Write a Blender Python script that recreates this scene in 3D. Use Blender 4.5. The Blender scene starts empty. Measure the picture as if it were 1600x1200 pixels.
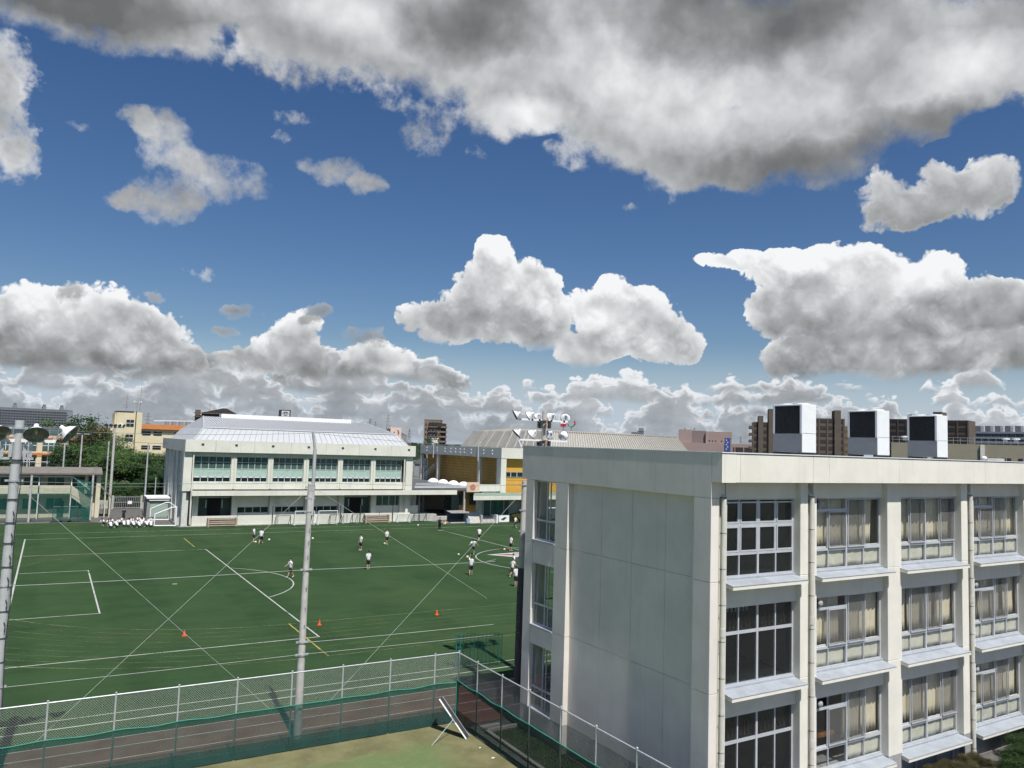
import bpy, bmesh, math, random
import numpy as np
from mathutils import Vector, Matrix, Euler

R = math.radians
SC = bpy.context.scene
COL = SC.collection
rng = random.Random(11)

# ------------------------------------------------------------------ camera
SC.render.engine = 'CYCLES'
SC.render.resolution_x, SC.render.resolution_y = 1024, 768
yaw, pitch, roll = 0.537504, 0.078967, 0.032858
fw = Vector((math.sin(yaw)*math.cos(pitch), math.cos(yaw)*math.cos(pitch), math.sin(pitch)))
rt0 = Vector((math.cos(yaw), -math.sin(yaw), 0)); up0 = rt0.cross(fw)
rt = rt0*math.cos(roll) + up0*math.sin(roll); up = -rt0*math.sin(roll) + up0*math.cos(roll)
cam_data = bpy.data.cameras.new('camera')
cam = bpy.data.objects.new('camera', cam_data)
COL.objects.link(cam)
cam.matrix_world = Matrix(((rt.x, up.x, -fw.x, 0), (rt.y, up.y, -fw.y, 0), (rt.z, up.z, -fw.z, 12.13), (0, 0, 0, 1)))
cam_data.sensor_width = 36.0
cam_data.lens = 36.0*1200.9/1600
cam_data.clip_start = 0.2
cam_data.clip_end = 20000
SC.camera = cam

# ------------------------------------------------------------------ exposure
vs = SC.view_settings
vs.view_transform = 'Standard'; vs.look = 'None'; vs.exposure = 0.2; vs.gamma = 1.0
vs.use_curve_mapping = False
cy = SC.cycles
cy.max_bounces = 6; cy.diffuse_bounces = 3; cy.glossy_bounces = 3; cy.transmission_bounces = 4
cy.transparent_max_bounces = 24; cy.caustics_reflective = False; cy.caustics_refractive = False
cy.use_denoising = True
cy.use_adaptive_sampling = True; cy.adaptive_threshold = 0.025; cy.adaptive_min_samples = 12

# ------------------------------------------------------------------ sun
SUN_EL = R(59.5)
sun_d = bpy.data.lights.new('sun', 'SUN')
sun_d.energy = 5.0; sun_d.angle = R(0.53); sun_d.color = (1.0, 0.965, 0.91)
sun = bpy.data.objects.new('sun', sun_d); COL.objects.link(sun)
SUN_AZ = R(4.0)      # the sun stands behind the camera, square to the school's long facade
to_sun = Vector((-math.sin(SUN_AZ)*math.cos(SUN_EL), -math.cos(SUN_AZ)*math.cos(SUN_EL), math.sin(SUN_EL)))
sun.rotation_euler = (-to_sun).to_track_quat('-Z', 'Y').to_euler()

# ------------------------------------------------------------------ world: blue sky and cumulus
world = bpy.data.worlds.new('World'); SC.world = world; world.use_nodes = True
world.cycles.sampling_method = 'NONE'
WT = world.node_tree; WT.nodes.clear()
STR = 0.12
class N:
    """tiny expression helper for node trees"""
    def __init__(s, t): s.t = t
    def put(s, sock, v):
        if isinstance(v, bpy.types.NodeSocket): s.t.links.new(v, sock)
        elif v is not None: sock.default_value = v
    def m(s, op, a, b=None, c=None, clamp=False):
        n = s.t.nodes.new('ShaderNodeMath'); n.operation = op; n.use_clamp = clamp
        s.put(n.inputs[0], a); s.put(n.inputs[1], b)
        if c is not None: s.put(n.inputs[2], c)
        return n.outputs[0]
    def add(s, a, b): return s.m('ADD', a, b)
    def sub(s, a, b): return s.m('SUBTRACT', a, b)
    def mul(s, a, b): return s.m('MULTIPLY', a, b)
    def madd(s, a, b, c): return s.m('MULTIPLY_ADD', a, b, c)
    def clamp(s, a): return s.m('ADD', a, 0.0, clamp=True)
    def v(s, op, a, b=None, c=None):
        n = s.t.nodes.new('ShaderNodeVectorMath'); n.operation = op
        s.put(n.inputs[0], a)
        if b is not None: s.put(n.inputs[1], b)
        if c is not None: s.put(n.inputs[2], c)
        return n.outputs['Value'] if op in ('DOT_PRODUCT', 'LENGTH') else n.outputs[0]
    def vscale(s, a, k):
        n = s.t.nodes.new('ShaderNodeVectorMath'); n.operation = 'SCALE'
        s.put(n.inputs[0], a); s.put(n.inputs['Scale'], k); return n.outputs[0]
    def xyz(s, a):
        n = s.t.nodes.new('ShaderNodeSeparateXYZ'); s.put(n.inputs[0], a); return n.outputs
    def comb(s, x, y, z=0.0):
        n = s.t.nodes.new('ShaderNodeCombineXYZ')
        for i, q in enumerate((x, y, z)): s.put(n.inputs[i], q)
        return n.outputs[0]
    def ss(s, x, a, b, lo=0.0, hi=1.0, kind='SMOOTHSTEP'):
        n = s.t.nodes.new('ShaderNodeMapRange'); n.interpolation_type = kind
        s.put(n.inputs[0], x); s.put(n.inputs[1], a); s.put(n.inputs[2], b); s.put(n.inputs[3], lo); s.put(n.inputs[4], hi)
        return n.outputs[0]
    def noise(s, vec, scale, detail=4, rough=0.55, col=False, dist=0.0, lac=2.0):
        n = s.t.nodes.new('ShaderNodeTexNoise'); n.noise_dimensions = '3D'
        s.put(n.inputs['Vector'], vec); s.put(n.inputs['Scale'], scale); n.inputs['Detail'].default_value = detail
        n.inputs['Roughness'].default_value = rough; n.inputs['Distortion'].default_value = dist; n.inputs['Lacunarity'].default_value = lac
        return n.outputs['Color'] if col else n.outputs[0]
    def voro(s, vec, scale, detail=2, rough=0.5, smooth=0.6):
        n = s.t.nodes.new('ShaderNodeTexVoronoi'); n.feature = 'SMOOTH_F1'; n.normalize = True
        s.put(n.inputs['Vector'], vec); n.inputs['Scale'].default_value = scale
        n.inputs['Detail'].default_value = detail; n.inputs['Roughness'].default_value = rough
        n.inputs['Smoothness'].default_value = smooth; n.inputs['Lacunarity'].default_value = 2.3
        return n.outputs['Distance']
    def mix(s, f, a, b):
        n = s.t.nodes.new('ShaderNodeMix'); n.data_type = 'RGBA'; n.clamp_factor = True
        s.put(n.inputs[0], f); s.put(n.inputs[6], a); s.put(n.inputs[7], b); return n.outputs[2]
    def ramp(s, f, stops, mode='LINEAR'):
        n = s.t.nodes.new('ShaderNodeValToRGB'); n.color_ramp.interpolation = mode
        e = n.color_ramp.elements
        while len(e) < len(stops): e.new(0.5)
        for el, (p, c) in zip(e, stops):
            el.position = p; el.color = (*c, 1) if len(c) == 3 else c
        s.put(n.inputs[0], f); return n.outputs[0]

CLOUDS = {   # azimuth from the view centre, elevation, half width, half height (degrees)
'TOP': [(-30.15, 26.57, 10.02, 2.99), (-18.62, 28.13, 11.48, 4.15), (-8.32, 29.45, 11.99, 5.22), (4.09, 28.4, 12.62, 6.36), (16.08, 26.26, 13.52, 6.73), (19.69, 21.07, 7.38, 3.11), (26.77, 26.06, 11.83, 5.93), (32.73, 23.85, 7.03, 4.68), (0.27, 24.66, 6.38, 2.94), (9.11, 22.74, 6.21, 2.77), (14.32, 20.39, 5.05, 1.93)],
'TOPDARK': [(-27.04, 26.62, 7.86, 2.53), (17.41, 29.6, 10.35, 3.38), (19.7, 19.61, 7.36, 1.89), (28.67, 21.2, 6.82, 2.32), (-4.5, 30.0, 7.0, 3.2), (-33.0, 26.8, 6.0, 2.2)],
'TOPLIGHT': [(15.27, 23.86, 8.5, 2.6), (6.04, 26.79, 6.02, 3.03), (30.93, 24.51, 6.2, 2.4), (0.6, 23.4, 4.4, 1.7), (-12.6, 28.6, 5.7, 2.5), (-22.7, 25.6, 2.7, 1.7)],
'HOLE': [(33.4, 21.0, 3.4, 1.7), (30.6, 19.4, 2.6, 1.1), (-22.0, 26.4, 1.2, 1.6)],
'LEFT': [(-34.6, 21.56, 2.07, 2.85), (-34.28, 17.55, 2.2, 3.35)],
'MID': [(-24.65, 18.92, 3.03, 2.23), (-21.83, 17.29, 3.36, 2.18), (-25.22, 15.51, 3.98, 1.74), (-27.11, 19.68, 1.75, 0.94), (-28.35, 15.41, 1.51, 0.97), (-13.94, 19.03, 2.85, 1.38), (-11.1, 18.43, 1.78, 0.88)],
'WISP': [(-12.6, 25.4, 3.4, 1.3), (-16.6, 24.9, 2.6, 1.1), (-20.6, 24.8, 2.6, 1.2), (-9.4, 24.2, 2.6, 1.2), (-5.6, 23.9, 3.0, 1.3), (3.6, 20.9, 2.2, 1.0), (-7.93, 21.89, 2.88, 1.8), (-17.34, 22.43, 1.57, 0.66), (-17.91, 20.81, 1.11, 0.67), (-3.04, 21.32, 1.22, 0.96), (8.5, 17.96, 0.76, 0.54), (12.73, 18.95, 1.02, 0.96), (-30.67, 18.94, 0.72, 0.38), (-22.88, 10.69, 0.82, 0.35)],
'RIGHT': [(25.33, 17.63, 2.48, 2.05), (26.71, 16.05, 3.5, 1.23), (29.75, 16.53, 4.05, 1.79), (32.28, 17.37, 2.8, 1.73), (29.76, 18.11, 1.85, 1.38)],
'C1': [(-1.88, 14.15, 1.65, 1.57), (-3.05, 12.0, 1.93, 1.96), (-0.48, 11.63, 2.8, 2.91), (-1.62, 9.7, 5.28, 2.46), (-5.43, 8.83, 3.24, 1.7), (2.25, 9.35, 2.79, 2.27), (1.47, 11.22, 1.93, 2.35)],
'C2': [(4.86, 10.35, 1.91, 1.69), (7.24, 10.85, 2.28, 1.96), (9.39, 9.47, 3.75, 2.71), (11.75, 7.85, 2.86, 1.77), (6.13, 7.54, 3.56, 1.89)],
'D': [(16.21, 13.73, 3.13, 0.8), (19.3, 12.94, 3.45, 1.5), (23.5, 12.95, 3.67, 1.8), (21.85, 11.08, 4.58, 2.63), (26.68, 11.26, 5.41, 2.61), (30.39, 9.58, 4.32, 2.05), (33.02, 9.62, 2.38, 1.83), (18.45, 9.85, 2.08, 1.98), (24.7, 8.79, 7.94, 1.73)],
'D2': [(26.64, 6.5, 9.57, 2.2), (20.18, 6.66, 2.96, 1.9), (33.14, 6.62, 3.37, 2.1), (30.37, 7.5, 4.3, 2.0), (23.5, 7.3, 4.5, 1.5)],
'A': [(-31.98, 7.31, 3.28, 2.33), (-28.76, 7.68, 3.51, 2.41), (-25.82, 6.49, 3.11, 2.22), (-31.08, 4.55, 5.96, 2.45), (-25.31, 4.59, 3.52, 2.15), (-33.53, 5.13, 2.33, 3.17), (-23.32, 4.73, 1.61, 1.31)],
'B': [(-15.77, 6.83, 2.22, 2.56), (-17.25, 5.59, 2.62, 2.0), (-15.02, 5.27, 2.23, 1.84), (-19.6, 4.98, 2.12, 1.53), (-21.47, 4.64, 1.66, 1.24)],
'B2': [(-9.79, 6.02, 2.6, 1.6), (-7.14, 4.26, 2.82, 1.42), (-11.35, 4.54, 2.3, 1.31)],
'GREY': [(-19.6, 8.72, 1.79, 0.71), (-21.13, 7.29, 1.5, 0.66), (-29.3, 9.03, 1.54, 0.74), (-10.32, 7.4, 2.04, 0.84), (-14.75, 8.74, 1.26, 0.73), (-25.58, 8.79, 1.25, 0.38), (-4.8, 5.07, 2.09, 0.66), (-17.41, 4.44, 1.57, 0.55)],
}
def build_sky():
    n = N(WT)
    tc = WT.nodes.new('ShaderNodeTexCoord')
    D = n.v('NORMALIZE', tc.outputs['Generated'])
    x, y, z = n.xyz(D)
    U = n.m('DEGREES', n.m('ARCTAN2', x, y))
    # wrap the azimuth so that its seam lies behind the camera
    U = n.m('WRAP', n.sub(U, math.degrees(yaw)), 180.0, -180.0)
    V = n.m('DEGREES', n.m('ARCSINE', z))
    sky = WT.nodes.new('ShaderNodeTexSky'); sky.sky_type = 'NISHITA'; sky.sun_disc = False
    sky.sun_elevation = SUN_EL; sky.sun_rotation = R(180) + SUN_AZ
    sky.altitude = 0; sky.air_density = 1.0; sky.dust_density = 0.6; sky.ozone_density = 2.2
    col = sky.outputs[0]
    hue = WT.nodes.new('ShaderNodeHueSaturation'); hue.inputs['Hue'].default_value = 0.508; hue.inputs['Saturation'].default_value = 1.26; hue.inputs['Value'].default_value = 0.58
    WT.links.new(col, hue.inputs['Color']); col = hue.outputs[0]

    # shared turbulence: a domain warp, coarse and fine puffs, each also sampled a little higher up for relief
    w1 = n.v('SUBTRACT', n.noise(D, 16, 5, 0.6, True), (0.5, 0.5, 0.5))
    wx, wy, wz = n.xyz(n.v('MULTIPLY_ADD', n.v('SUBTRACT', n.noise(D, 6.5, 1, 0.5, True), (0.5, 0.5, 0.5)), (0.9, 0.9, 0.9), w1))
    U1 = n.madd(wx, 4.6, U); V1 = n.madd(wz, 3.0, V)
    UV = n.comb(U1, V1)
    UVs = n.comb(n.madd(wx, 2.6, U), n.madd(wz, 1.6, V))
    Dw = n.v('MULTIPLY_ADD', w1, (0.02, 0.02, 0.02), D)
    upd = Vector((0.10, -0.05, 1.0))
    def billow(vec, octs):
        acc = None
        for f, w in octs:
            q = n.m('ABSOLUTE', n.sub(n.noise(vec, f, 0, 0.5), 0.5))
            acc = n.mul(q, w) if acc is None else n.madd(q, w, acc)
        return acc
    o1 = [(15, 1.9), (33, 1.35)]; o2 = [(72, 1.6), (150, 1.1)]
    Pc = billow(Dw, o1); Pf = billow(Dw, o2)          # bulges: about 0 in the creases, 0.6 on a puff
    Rc = n.sub(Pc, billow(n.v('ADD', Dw, tuple(upd*0.014)), o1))    # > 0 on the upper side of a puff
    Rf = n.sub(Pf, billow(n.v('ADD', Dw, tuple(upd*0.0045)), o2))
    fb = n.noise(D, 22, 7, 0.58)
    fine = n.noise(D, 70, 6, 0.62)
    lowf = n.noise(D, 9, 4, 0.5)
    Rl = n.sub(lowf, n.noise(n.v('ADD', D, tuple(upd*0.022)), 9, 4, 0.5))
    tone_lo = (0.20, 0.225, 0.25); 

    def field(key, uv):
        acc = None
        for (cx, cyy, rx, ry) in CLOUDS[key]:
            q = n.v('MULTIPLY_ADD', uv, (1/rx, 1/ry, 0), (-cx/rx, -cyy/ry, 0))
            f = n.m('SUBTRACT', 1.0, n.v('DOT_PRODUCT', q, q), clamp=True)
            acc = f if acc is None else n.add(acc, f)
        return acc
    def over(col, alpha, c): return n.mix(alpha, col, c)
    def lum(s, warm=0.0):
        # cloud grey level -> slightly blue greys in the shade, clean white in the light
        c = n.ramp(s, [(0.0, (0.150, 0.157, 0.160)), (0.25, (0.245, 0.254, 0.260)), (0.5, (0.415, 0.428, 0.440)), (0.75, (0.650, 0.665, 0.680)), (1.0, (0.92, 0.93, 0.94))])
        return n.vscale(c, 0.87/STR)
    def cumulus(col, key, base, H, uv=None, amp=0.55, th=0.18, soft=0.24, s0=0.28, s1=0.62, relief=1.0, fuzz=0.30, amax=1.0):
        F = n.m('MINIMUM', field(key, uv or UVs), 1.0)
        gate = n.ss(F, 0.0, 0.22)
        tb = n.add(n.mul(n.sub(Pc, 0.36), amp*1.5), n.add(n.mul(n.sub(Pf, 0.28), amp*0.9), n.mul(n.sub(fine, 0.5), fuzz)))
        e = n.madd(tb, gate, F)
        a = n.mul(n.ss(e, th, th+soft), amax)
        b0 = base if base is not None else CLOUDS[key][0][1]-H/2
        if base is not None:
            vb = n.madd(wz, 0.9, n.madd(n.sub(fb, .5), 1.6, V))
            a = n.mul(a, n.ss(vb, base-0.45, base+0.45))
        hgt = n.ss(V1, b0, b0+H, kind='LINEAR')
        s = n.madd(hgt, s1, s0)
        s = n.madd(n.ss(e, th+.05, th+.8, .16, -.14, 'LINEAR'), 1.0, s)      # thin rims glow, thick cores are greyer
        s = n.madd(n.sub(Pc, .36), .20*relief, s); s = n.madd(n.sub(Pf, .28), .10*relief, s)
        s = n.madd(Rc, .30*relief, s); s = n.madd(Rf, .08*relief, s)
        s = n.madd(n.sub(lowf, 0.5), 0.35, n.madd(Rl, 1.5*relief, s))
        return over(col, a, lum(n.clamp(s)))
    # --- haze towards the horizon
    col = n.mix(n.ss(V, 1.0, 8.0, 0.90, 0.0), col, tuple(c/STR for c in (0.44, 0.51, 0.61))+(1,))
    # --- rows of far cumulus, farthest (lowest) first
    hz = n.v('NORMALIZE', n.comb(x, y, 0.0))
    rows = [(0.2, 1.6, 66, .18), (0.9, 1.8, 56, .26), (1.7, 2.0, 48, .31), (2.6, 2.2, 40, .34), (3.5, 2.4, 33, .38), (4.5, 2.5, 25, .42)]
    Df = n.v('MULTIPLY', Dw, (1.0, 1.0, 1.5))
    for i, (b, H, f, lo) in enumerate(rows):
        off = n.v('ADD', hz, (3.1*i, 1.7*i, 0.37*i))
        hn = n.noise(off, f*0.42, 2, 0.6)
        hh = n.mul(n.ss(hn, lo, lo+.28, kind='LINEAR'), H)
        sc = 1.25-.09*i
        pr = billow(n.v('ADD', Df, (1.3*i, 2.7*i, .9*i)), [(46*sc, 1.9), (100*sc, 1.1)])
        vv = n.madd(wz, 1.0, n.madd(n.sub(0.32, pr), 1.35, V))
        tp = n.sub(n.add(b, hh), vv)
        top = n.ss(tp, 0.0, 0.34)
        bot = n.ss(n.madd(wz, .9, n.madd(n.sub(fb, .5), 1.4, V)), b-0.35, b+0.35)
        a = n.mul(n.mul(top, bot), n.ss(hh, .10, .4))
        s = n.madd(n.ss(n.sub(V, b), -0.1, n.add(hh, 0.1), kind='LINEAR'), 0.36, 0.33 + 0.02*i)
        s = n.madd(n.ss(tp, 0.0, 0.8, .56, -.06, 'LINEAR'), 1.0, s)
        s = n.madd(n.sub(pr, .32), .10, n.madd(n.sub(lowf, .5), .6, n.madd(n.sub(fb, .5), .8, s)))
        c = n.mix(0.42-0.06*i, lum(n.clamp(s)), tuple(cc/STR for cc in (0.37, 0.44, 0.53))+(1,))
        col = over(col, a, c)
    # --- the single clouds, far to near
    col = cumulus(col, 'B2', 4.8, 2.8, s0=.54, s1=.5)
    col = cumulus(col, 'B', 4.6, 4.4, s0=.44, s1=.6)
    col = cumulus(col, 'A', 4.0, 5.2, s0=.46, s1=.60)
    col = cumulus(col, 'D2', 5.5, 3.6, s0=.40, s1=.45)
    col = cumulus(col, 'D', 7.1, 6.4, s0=.36, s1=.72)
    col = cumulus(col, 'C2', 6.2, 5.5, s0=.44, s1=.64)
    col = cumulus(col, 'C1', 7.4, 7.0, s0=.48, s1=.62)
    col = cumulus(col, 'GREY', None, 3.0, uv=UV, s0=.40, s1=.20, relief=.4, soft=.8, fuzz=.9, amax=.8)
    # --- broken cloud nearer overhead
    col = cumulus(col, 'RIGHT', None, 4.5, uv=UV, s0=.52, s1=.34, relief=.6, soft=.55, fuzz=.7)
    def soft_cloud(col, key, s_mid, s_edge, th=.2, soft=.6, fuzz=.9, amax=1.0):
        F = n.m('MINIMUM', field(key, UV), 1.2)
        gate = n.ss(F, 0.0, 0.3)
        e = n.madd(n.add(n.mul(n.sub(fb, .5), 1.9), n.mul(n.sub(fine, .5), fuzz)), gate, F)
        a = n.mul(n.ss(e, th, th+soft), amax)
        s = n.ss(e, th+.1, th+.9, s_edge, s_mid, 'LINEAR')
        s = n.madd(n.sub(lowf, .5), .4, n.madd(Rl, 1.3, n.madd(n.sub(fine, .5), .15, s)))
        return over(col, a, lum(n.clamp(s)))
    col = soft_cloud(col, 'WISP', .62, .62, th=.25, soft=1.5, fuzz=2.6, amax=.75)
    col = soft_cloud(col, 'MID', .50, .68, th=.15, soft=1.15, fuzz=1.3, amax=.97)
    col = soft_cloud(col, 'LEFT', .55, .92, th=.2, soft=.7, fuzz=1.0)
    # --- the big cloud deck above, going on overhead and all round out of frame
    Ft = n.m('MINIMUM', n.mul(field('TOP', UV), 1.35), 1.6)
    deck = n.mul(n.ss(V, 28.0, 36.0), n.ss(n.noise(D, 3.1, 3, .5), .53, .70, 0, 1.2))
    Ft = n.m('MAXIMUM', n.madd(n.m('MINIMUM', field('HOLE', UV), 1.0), -1.3, Ft), deck)
    Fd = n.m('MINIMUM', n.add(field('TOPDARK', UV), n.mul(deck, n.ss(n.noise(D, 5, 3, .5), .45, .65))), 1.0)
    gate = n.ss(Ft, 0.0, 0.3)
    e = n.madd(n.add(n.mul(n.sub(fb, .5), 1.8), n.mul(n.sub(fine, .5), .8)), gate, Ft)
    a = n.ss(e, .05, 1.15)
    s = n.ss(e, .3, 1.2, .62, .52, 'LINEAR')
    s = n.madd(Fd, -.40, s)
    s = n.madd(n.m('MINIMUM', field('TOPLIGHT', UV), 1.0), .26, s)
    s = n.madd(n.sub(fb, .5), .35, n.madd(n.sub(Pc, .36), .10, s))
    s = n.madd(n.sub(n.noise(D, 6, 3, .5), .5), .7, n.madd(Rl, 1.0, s))
    col = over(col, a, lum(n.clamp(s)))
    # below the horizon: hazy ground colour
    col = n.mix(n.ss(V, -1.2, -0.2, 1.0, 0.0), col, tuple(c/STR for c in (0.20, 0.21, 0.20))+(1,))
    bg = WT.nodes.new('ShaderNodeBackground'); bg.inputs['Strength'].default_value = STR
    WT.links.new(col, bg.inputs['Color'])
    out = WT.nodes.new('ShaderNodeOutputWorld'); WT.links.new(bg.outputs[0], out.inputs['Surface'])
build_sky()

# ================================================================== helpers
MATS = {}
def mat(name, base, rough=0.75, var=0.12, scale=3.0, metal=0.0, bump=0.0, bscale=40.0, streak=0.0, spec=0.35, alpha=1.0, tint=None, detail=5):
    """procedural surface: base colour broken up by noise, optional rain streaks and fine relief"""
    if name in MATS: return MATS[name]
    m = bpy.data.materials.new(name); m.use_nodes = True
    t = m.node_tree; n = N(t); b = t.nodes['Principled BSDF']
    tc = t.nodes.new('ShaderNodeTexCoord'); geo = t.nodes.new('ShaderNodeNewGeometry')
    pos = geo.outputs['Position']
    lo = tuple(c*(1-var) for c in base)+(1,); hi = tuple(min(1, c*(1+var)) for c in base)+(1,)
    if tint: hi = tuple(tint)+(1,)
    f = n.noise(pos, scale, detail, 0.6)
    c = n.mix(n.ss(f, 0.3, 0.7), lo, hi)
    if streak:
        sv = n.v('MULTIPLY', pos, (2.2, 2.2, 0.16))
        sn = n.ss(n.noise(sv, 1.6, 4, 0.6), 0.52, 0.75)
        c = n.mix(n.mul(sn, streak), c, tuple(x*0.55 for x in base)+(1,))
    t.links.new(c, b.inputs['Base Color'])
    rv = n.madd(n.sub(n.noise(pos, scale*2.3, 3, 0.5), 0.5), 0.25, rough)
    t.links.new(rv, b.inputs['Roughness'])
    b.inputs['Metallic'].default_value = metal
    b.inputs['Specular IOR Level'].default_value = spec
    if bump:
        bp = t.nodes.new('ShaderNodeBump'); bp.inputs['Strength'].default_value = bump; bp.inputs['Distance'].default_value = 0.02
        t.links.new(n.noise(pos, bscale, 4, 0.6), bp.inputs['Height']); t.links.new(bp.outputs[0], b.inputs['Normal'])
    if alpha < 1:
        tr = t.nodes.new('ShaderNodeBsdfTransparent'); mx = t.nodes.new('ShaderNodeMixShader')
        mx.inputs[0].default_value = alpha
        t.links.new(tr.outputs[0], mx.inputs[1]); t.links.new(b.outputs[0], mx.inputs[2])
        t.links.new(mx.outputs[0], t.nodes['Material Output'].inputs['Surface'])
    MATS[name] = m
    return m

def glass(name, tint=(0.965, 0.975, 0.97), refl=0.01, clear=0.985):
    """window pane: mostly clear, reflecting more at a grazing angle"""
    if name in MATS: return MATS[name]
    m = bpy.data.materials.new(name); m.use_nodes = True
    t = m.node_tree; n = N(t); t.nodes.clear()
    out = t.nodes.new('ShaderNodeOutputMaterial')
    tr = t.nodes.new('ShaderNodeBsdfTransparent'); tr.inputs[0].default_value = (*tint, 1)
    df = t.nodes.new('ShaderNodeBsdfDiffuse'); df.inputs[0].default_value = (0.30, 0.32, 0.32, 1)
    gl = t.nodes.new('ShaderNodeBsdfGlossy'); gl.inputs['Roughness'].default_value = 0.02
    geo = t.nodes.new('ShaderNodeNewGeometry')
    bp = t.nodes.new('ShaderNodeBump'); bp.inputs['Strength'].default_value = 0.05; bp.inputs['Distance'].default_value = 0.05
    t.links.new(n.noise(geo.outputs['Position'], 0.8, 2, 0.5), bp.inputs['Height']); t.links.new(bp.outputs[0], gl.inputs['Normal'])
    lw = t.nodes.new('ShaderNodeLayerWeight'); lw.inputs['Blend'].default_value = 0.5
    fr = n.madd(n.m('POWER', lw.outputs['Facing'], 4.0), 0.5, 0.025)
    m1 = t.nodes.new('ShaderNodeMixShader'); m1.inputs[0].default_value = 1-clear
    t.links.new(tr.outputs[0], m1.inputs[1]); t.links.new(df.outputs[0], m1.inputs[2])
    m2 = t.nodes.new('ShaderNodeMixShader')
    t.links.new(n.m('ADD', fr, refl, clamp=True), m2.inputs[0])
    t.links.new(m1.outputs[0], m2.inputs[1]); t.links.new(gl.outputs[0], m2.inputs[2])
    t.links.new(m2.outputs[0], out.inputs['Surface'])
    MATS[name] = m
    return m

class MB:
    """collects simple solids into one mesh"""
    def __init__(s): s.v = []; s.f = []
    def poly(s, pts, faces):
        o = len(s.v); s.v += [tuple(p) for p in pts]; s.f += [tuple(i+o for i in f) for f in faces]; return s
    def box(s, x0, x1, y0, y1, z0, z1):
        if x0 > x1: x0, x1 = x1, x0
        if y0 > y1: y0, y1 = y1, y0
        if z0 > z1: z0, z1 = z1, z0
        return s.poly([(x0,y0,z0),(x1,y0,z0),(x1,y1,z0),(x0,y1,z0),(x0,y0,z1),(x1,y0,z1),(x1,y1,z1),(x0,y1,z1)],
                      [(0,3,2,1),(4,5,6,7),(0,1,5,4),(1,2,6,5),(2,3,7,6),(3,0,4,7)])
    def prism(s, pts, d):
        """extrude a polygon (list of 3d points) by vector d"""
        d = Vector(d); a = [Vector(p) for p in pts]; k = len(a)
        nrm = sum((a[i].cross(a[(i+1) % k]) for i in range(k)), Vector())
        f0 = tuple(range(k))[::-1]; f1 = tuple(range(k, 2*k))
        sides = [(i, (i+1) % k, (i+1) % k+k, i+k) for i in range(k)]
        if nrm.dot(d) < 0: f0 = f0[::-1]; f1 = f1[::-1]; sides = [q[::-1] for q in sides]
        return s.poly([tuple(p) for p in a]+[tuple(p+d) for p in a], [f0, f1]+sides)
    def tube(s, p0, p1, r0, r1=None, seg=8, cap=True):
        p0, p1 = Vector(p0), Vector(p1); r1 = r0 if r1 is None else r1
        ax = (p1-p0).normalized(); h = Vector((0,0,1)) if abs(ax.z) < .9 else Vector((1,0,0))
        u = ax.cross(h).normalized(); w = ax.cross(u)
        o = len(s.v)
        for p, r in ((p0, r0), (p1, r1)):
            for i in range(seg):
                a = 2*math.pi*i/seg; s.v.append(tuple(p+u*math.cos(a)*r+w*math.sin(a)*r))
        for i in range(seg):
            j = (i+1) % seg; s.f.append((o+i, o+i+seg, o+j+seg, o+j))
        if cap:                      # caps keep their own vertices so that the sides can be shaded smooth
            k = len(s.v); s.v += s.v[o:o+2*seg]
            s.f.append(tuple(k+i for i in range(seg))); s.f.append(tuple(k+seg+i for i in range(seg))[::-1])
        return s
    def path(s, pts, r, seg=6):
        for a, b in zip(pts[:-1], pts[1:]): s.tube(a, b, r, r, seg)
        return s
    def lathe(s, p, ax, prof, seg=16):
        """revolve (distance along ax, radius) profile about an axis through p"""
        p = Vector(p); ax = Vector(ax).normalized(); h = Vector((0,0,1)) if abs(ax.z) < .9 else Vector((1,0,0))
        u = ax.cross(h).normalized(); w = ax.cross(u); o = len(s.v)
        for t, r in prof:
            for i in range(seg):
                a = 2*math.pi*i/seg; s.v.append(tuple(p+ax*t+u*math.cos(a)*r+w*math.sin(a)*r))
        for k in range(len(prof)-1):
            for i in range(seg):
                j = (i+1) % seg; s.f.append((o+k*seg+i, o+(k+1)*seg+i, o+(k+1)*seg+j, o+k*seg+j))
        return s
    def strip(s, pts, w, z):
        """flat line of width w along 2d points at height z"""
        P = [Vector((a, b)) for a, b in pts]; L = []; Rr = []
        for i, q in enumerate(P):
            t = (P[min(i+1, len(P)-1)]-P[max(i-1, 0)]).normalized(); nn = Vector((-t.y, t.x))*w/2
            L.append((*(q+nn), z)); Rr.append((*(q-nn), z))
        k = len(P)
        return s.poly(L+Rr, [(i, i+k, i+1+k, i+1) for i in range(k-1)])
    def obj(s, name, m, parent=None, o=None, smooth=False):
        me = bpy.data.meshes.new(name)
        org = Vector(o) if o is not None else (ORG.get(parent.name, Vector()) if parent else Vector())
        me.from_pydata([tuple(Vector(p)-org) for p in s.v], [], s.f)
        if smooth:
            for p in me.polygons: p.use_smooth = (len(p.vertices) == 4 or smooth is True)
        me.materials.append(m)
        ob = bpy.data.objects.new(name, me); COL.objects.link(ob)
        if parent: ob.parent = parent; ORG[ob.name] = org
        elif o is not None: ob.location = o; ORG[ob.name] = org
        return ob
ORG = {}
def thing(name, label, cat, o=(0, 0, 0), group=None):
    e = bpy.data.objects.new(name, None); COL.objects.link(e); e.location = o; ORG[e.name] = Vector(o)
    e.empty_display_size = 0.2
    return tag(e, label, cat, group)
def tag(ob, label, cat, group=None):
    ob['label'] = label; ob['category'] = cat
    if group: ob['group'] = group
    return ob
def kind(ob, k): ob['kind'] = k; return ob
def box(name, m, parent, x0, x1, y0, y1, z0, z1): return MB().box(x0, x1, y0, y1, z0, z1).obj(name, m, parent)
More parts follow.
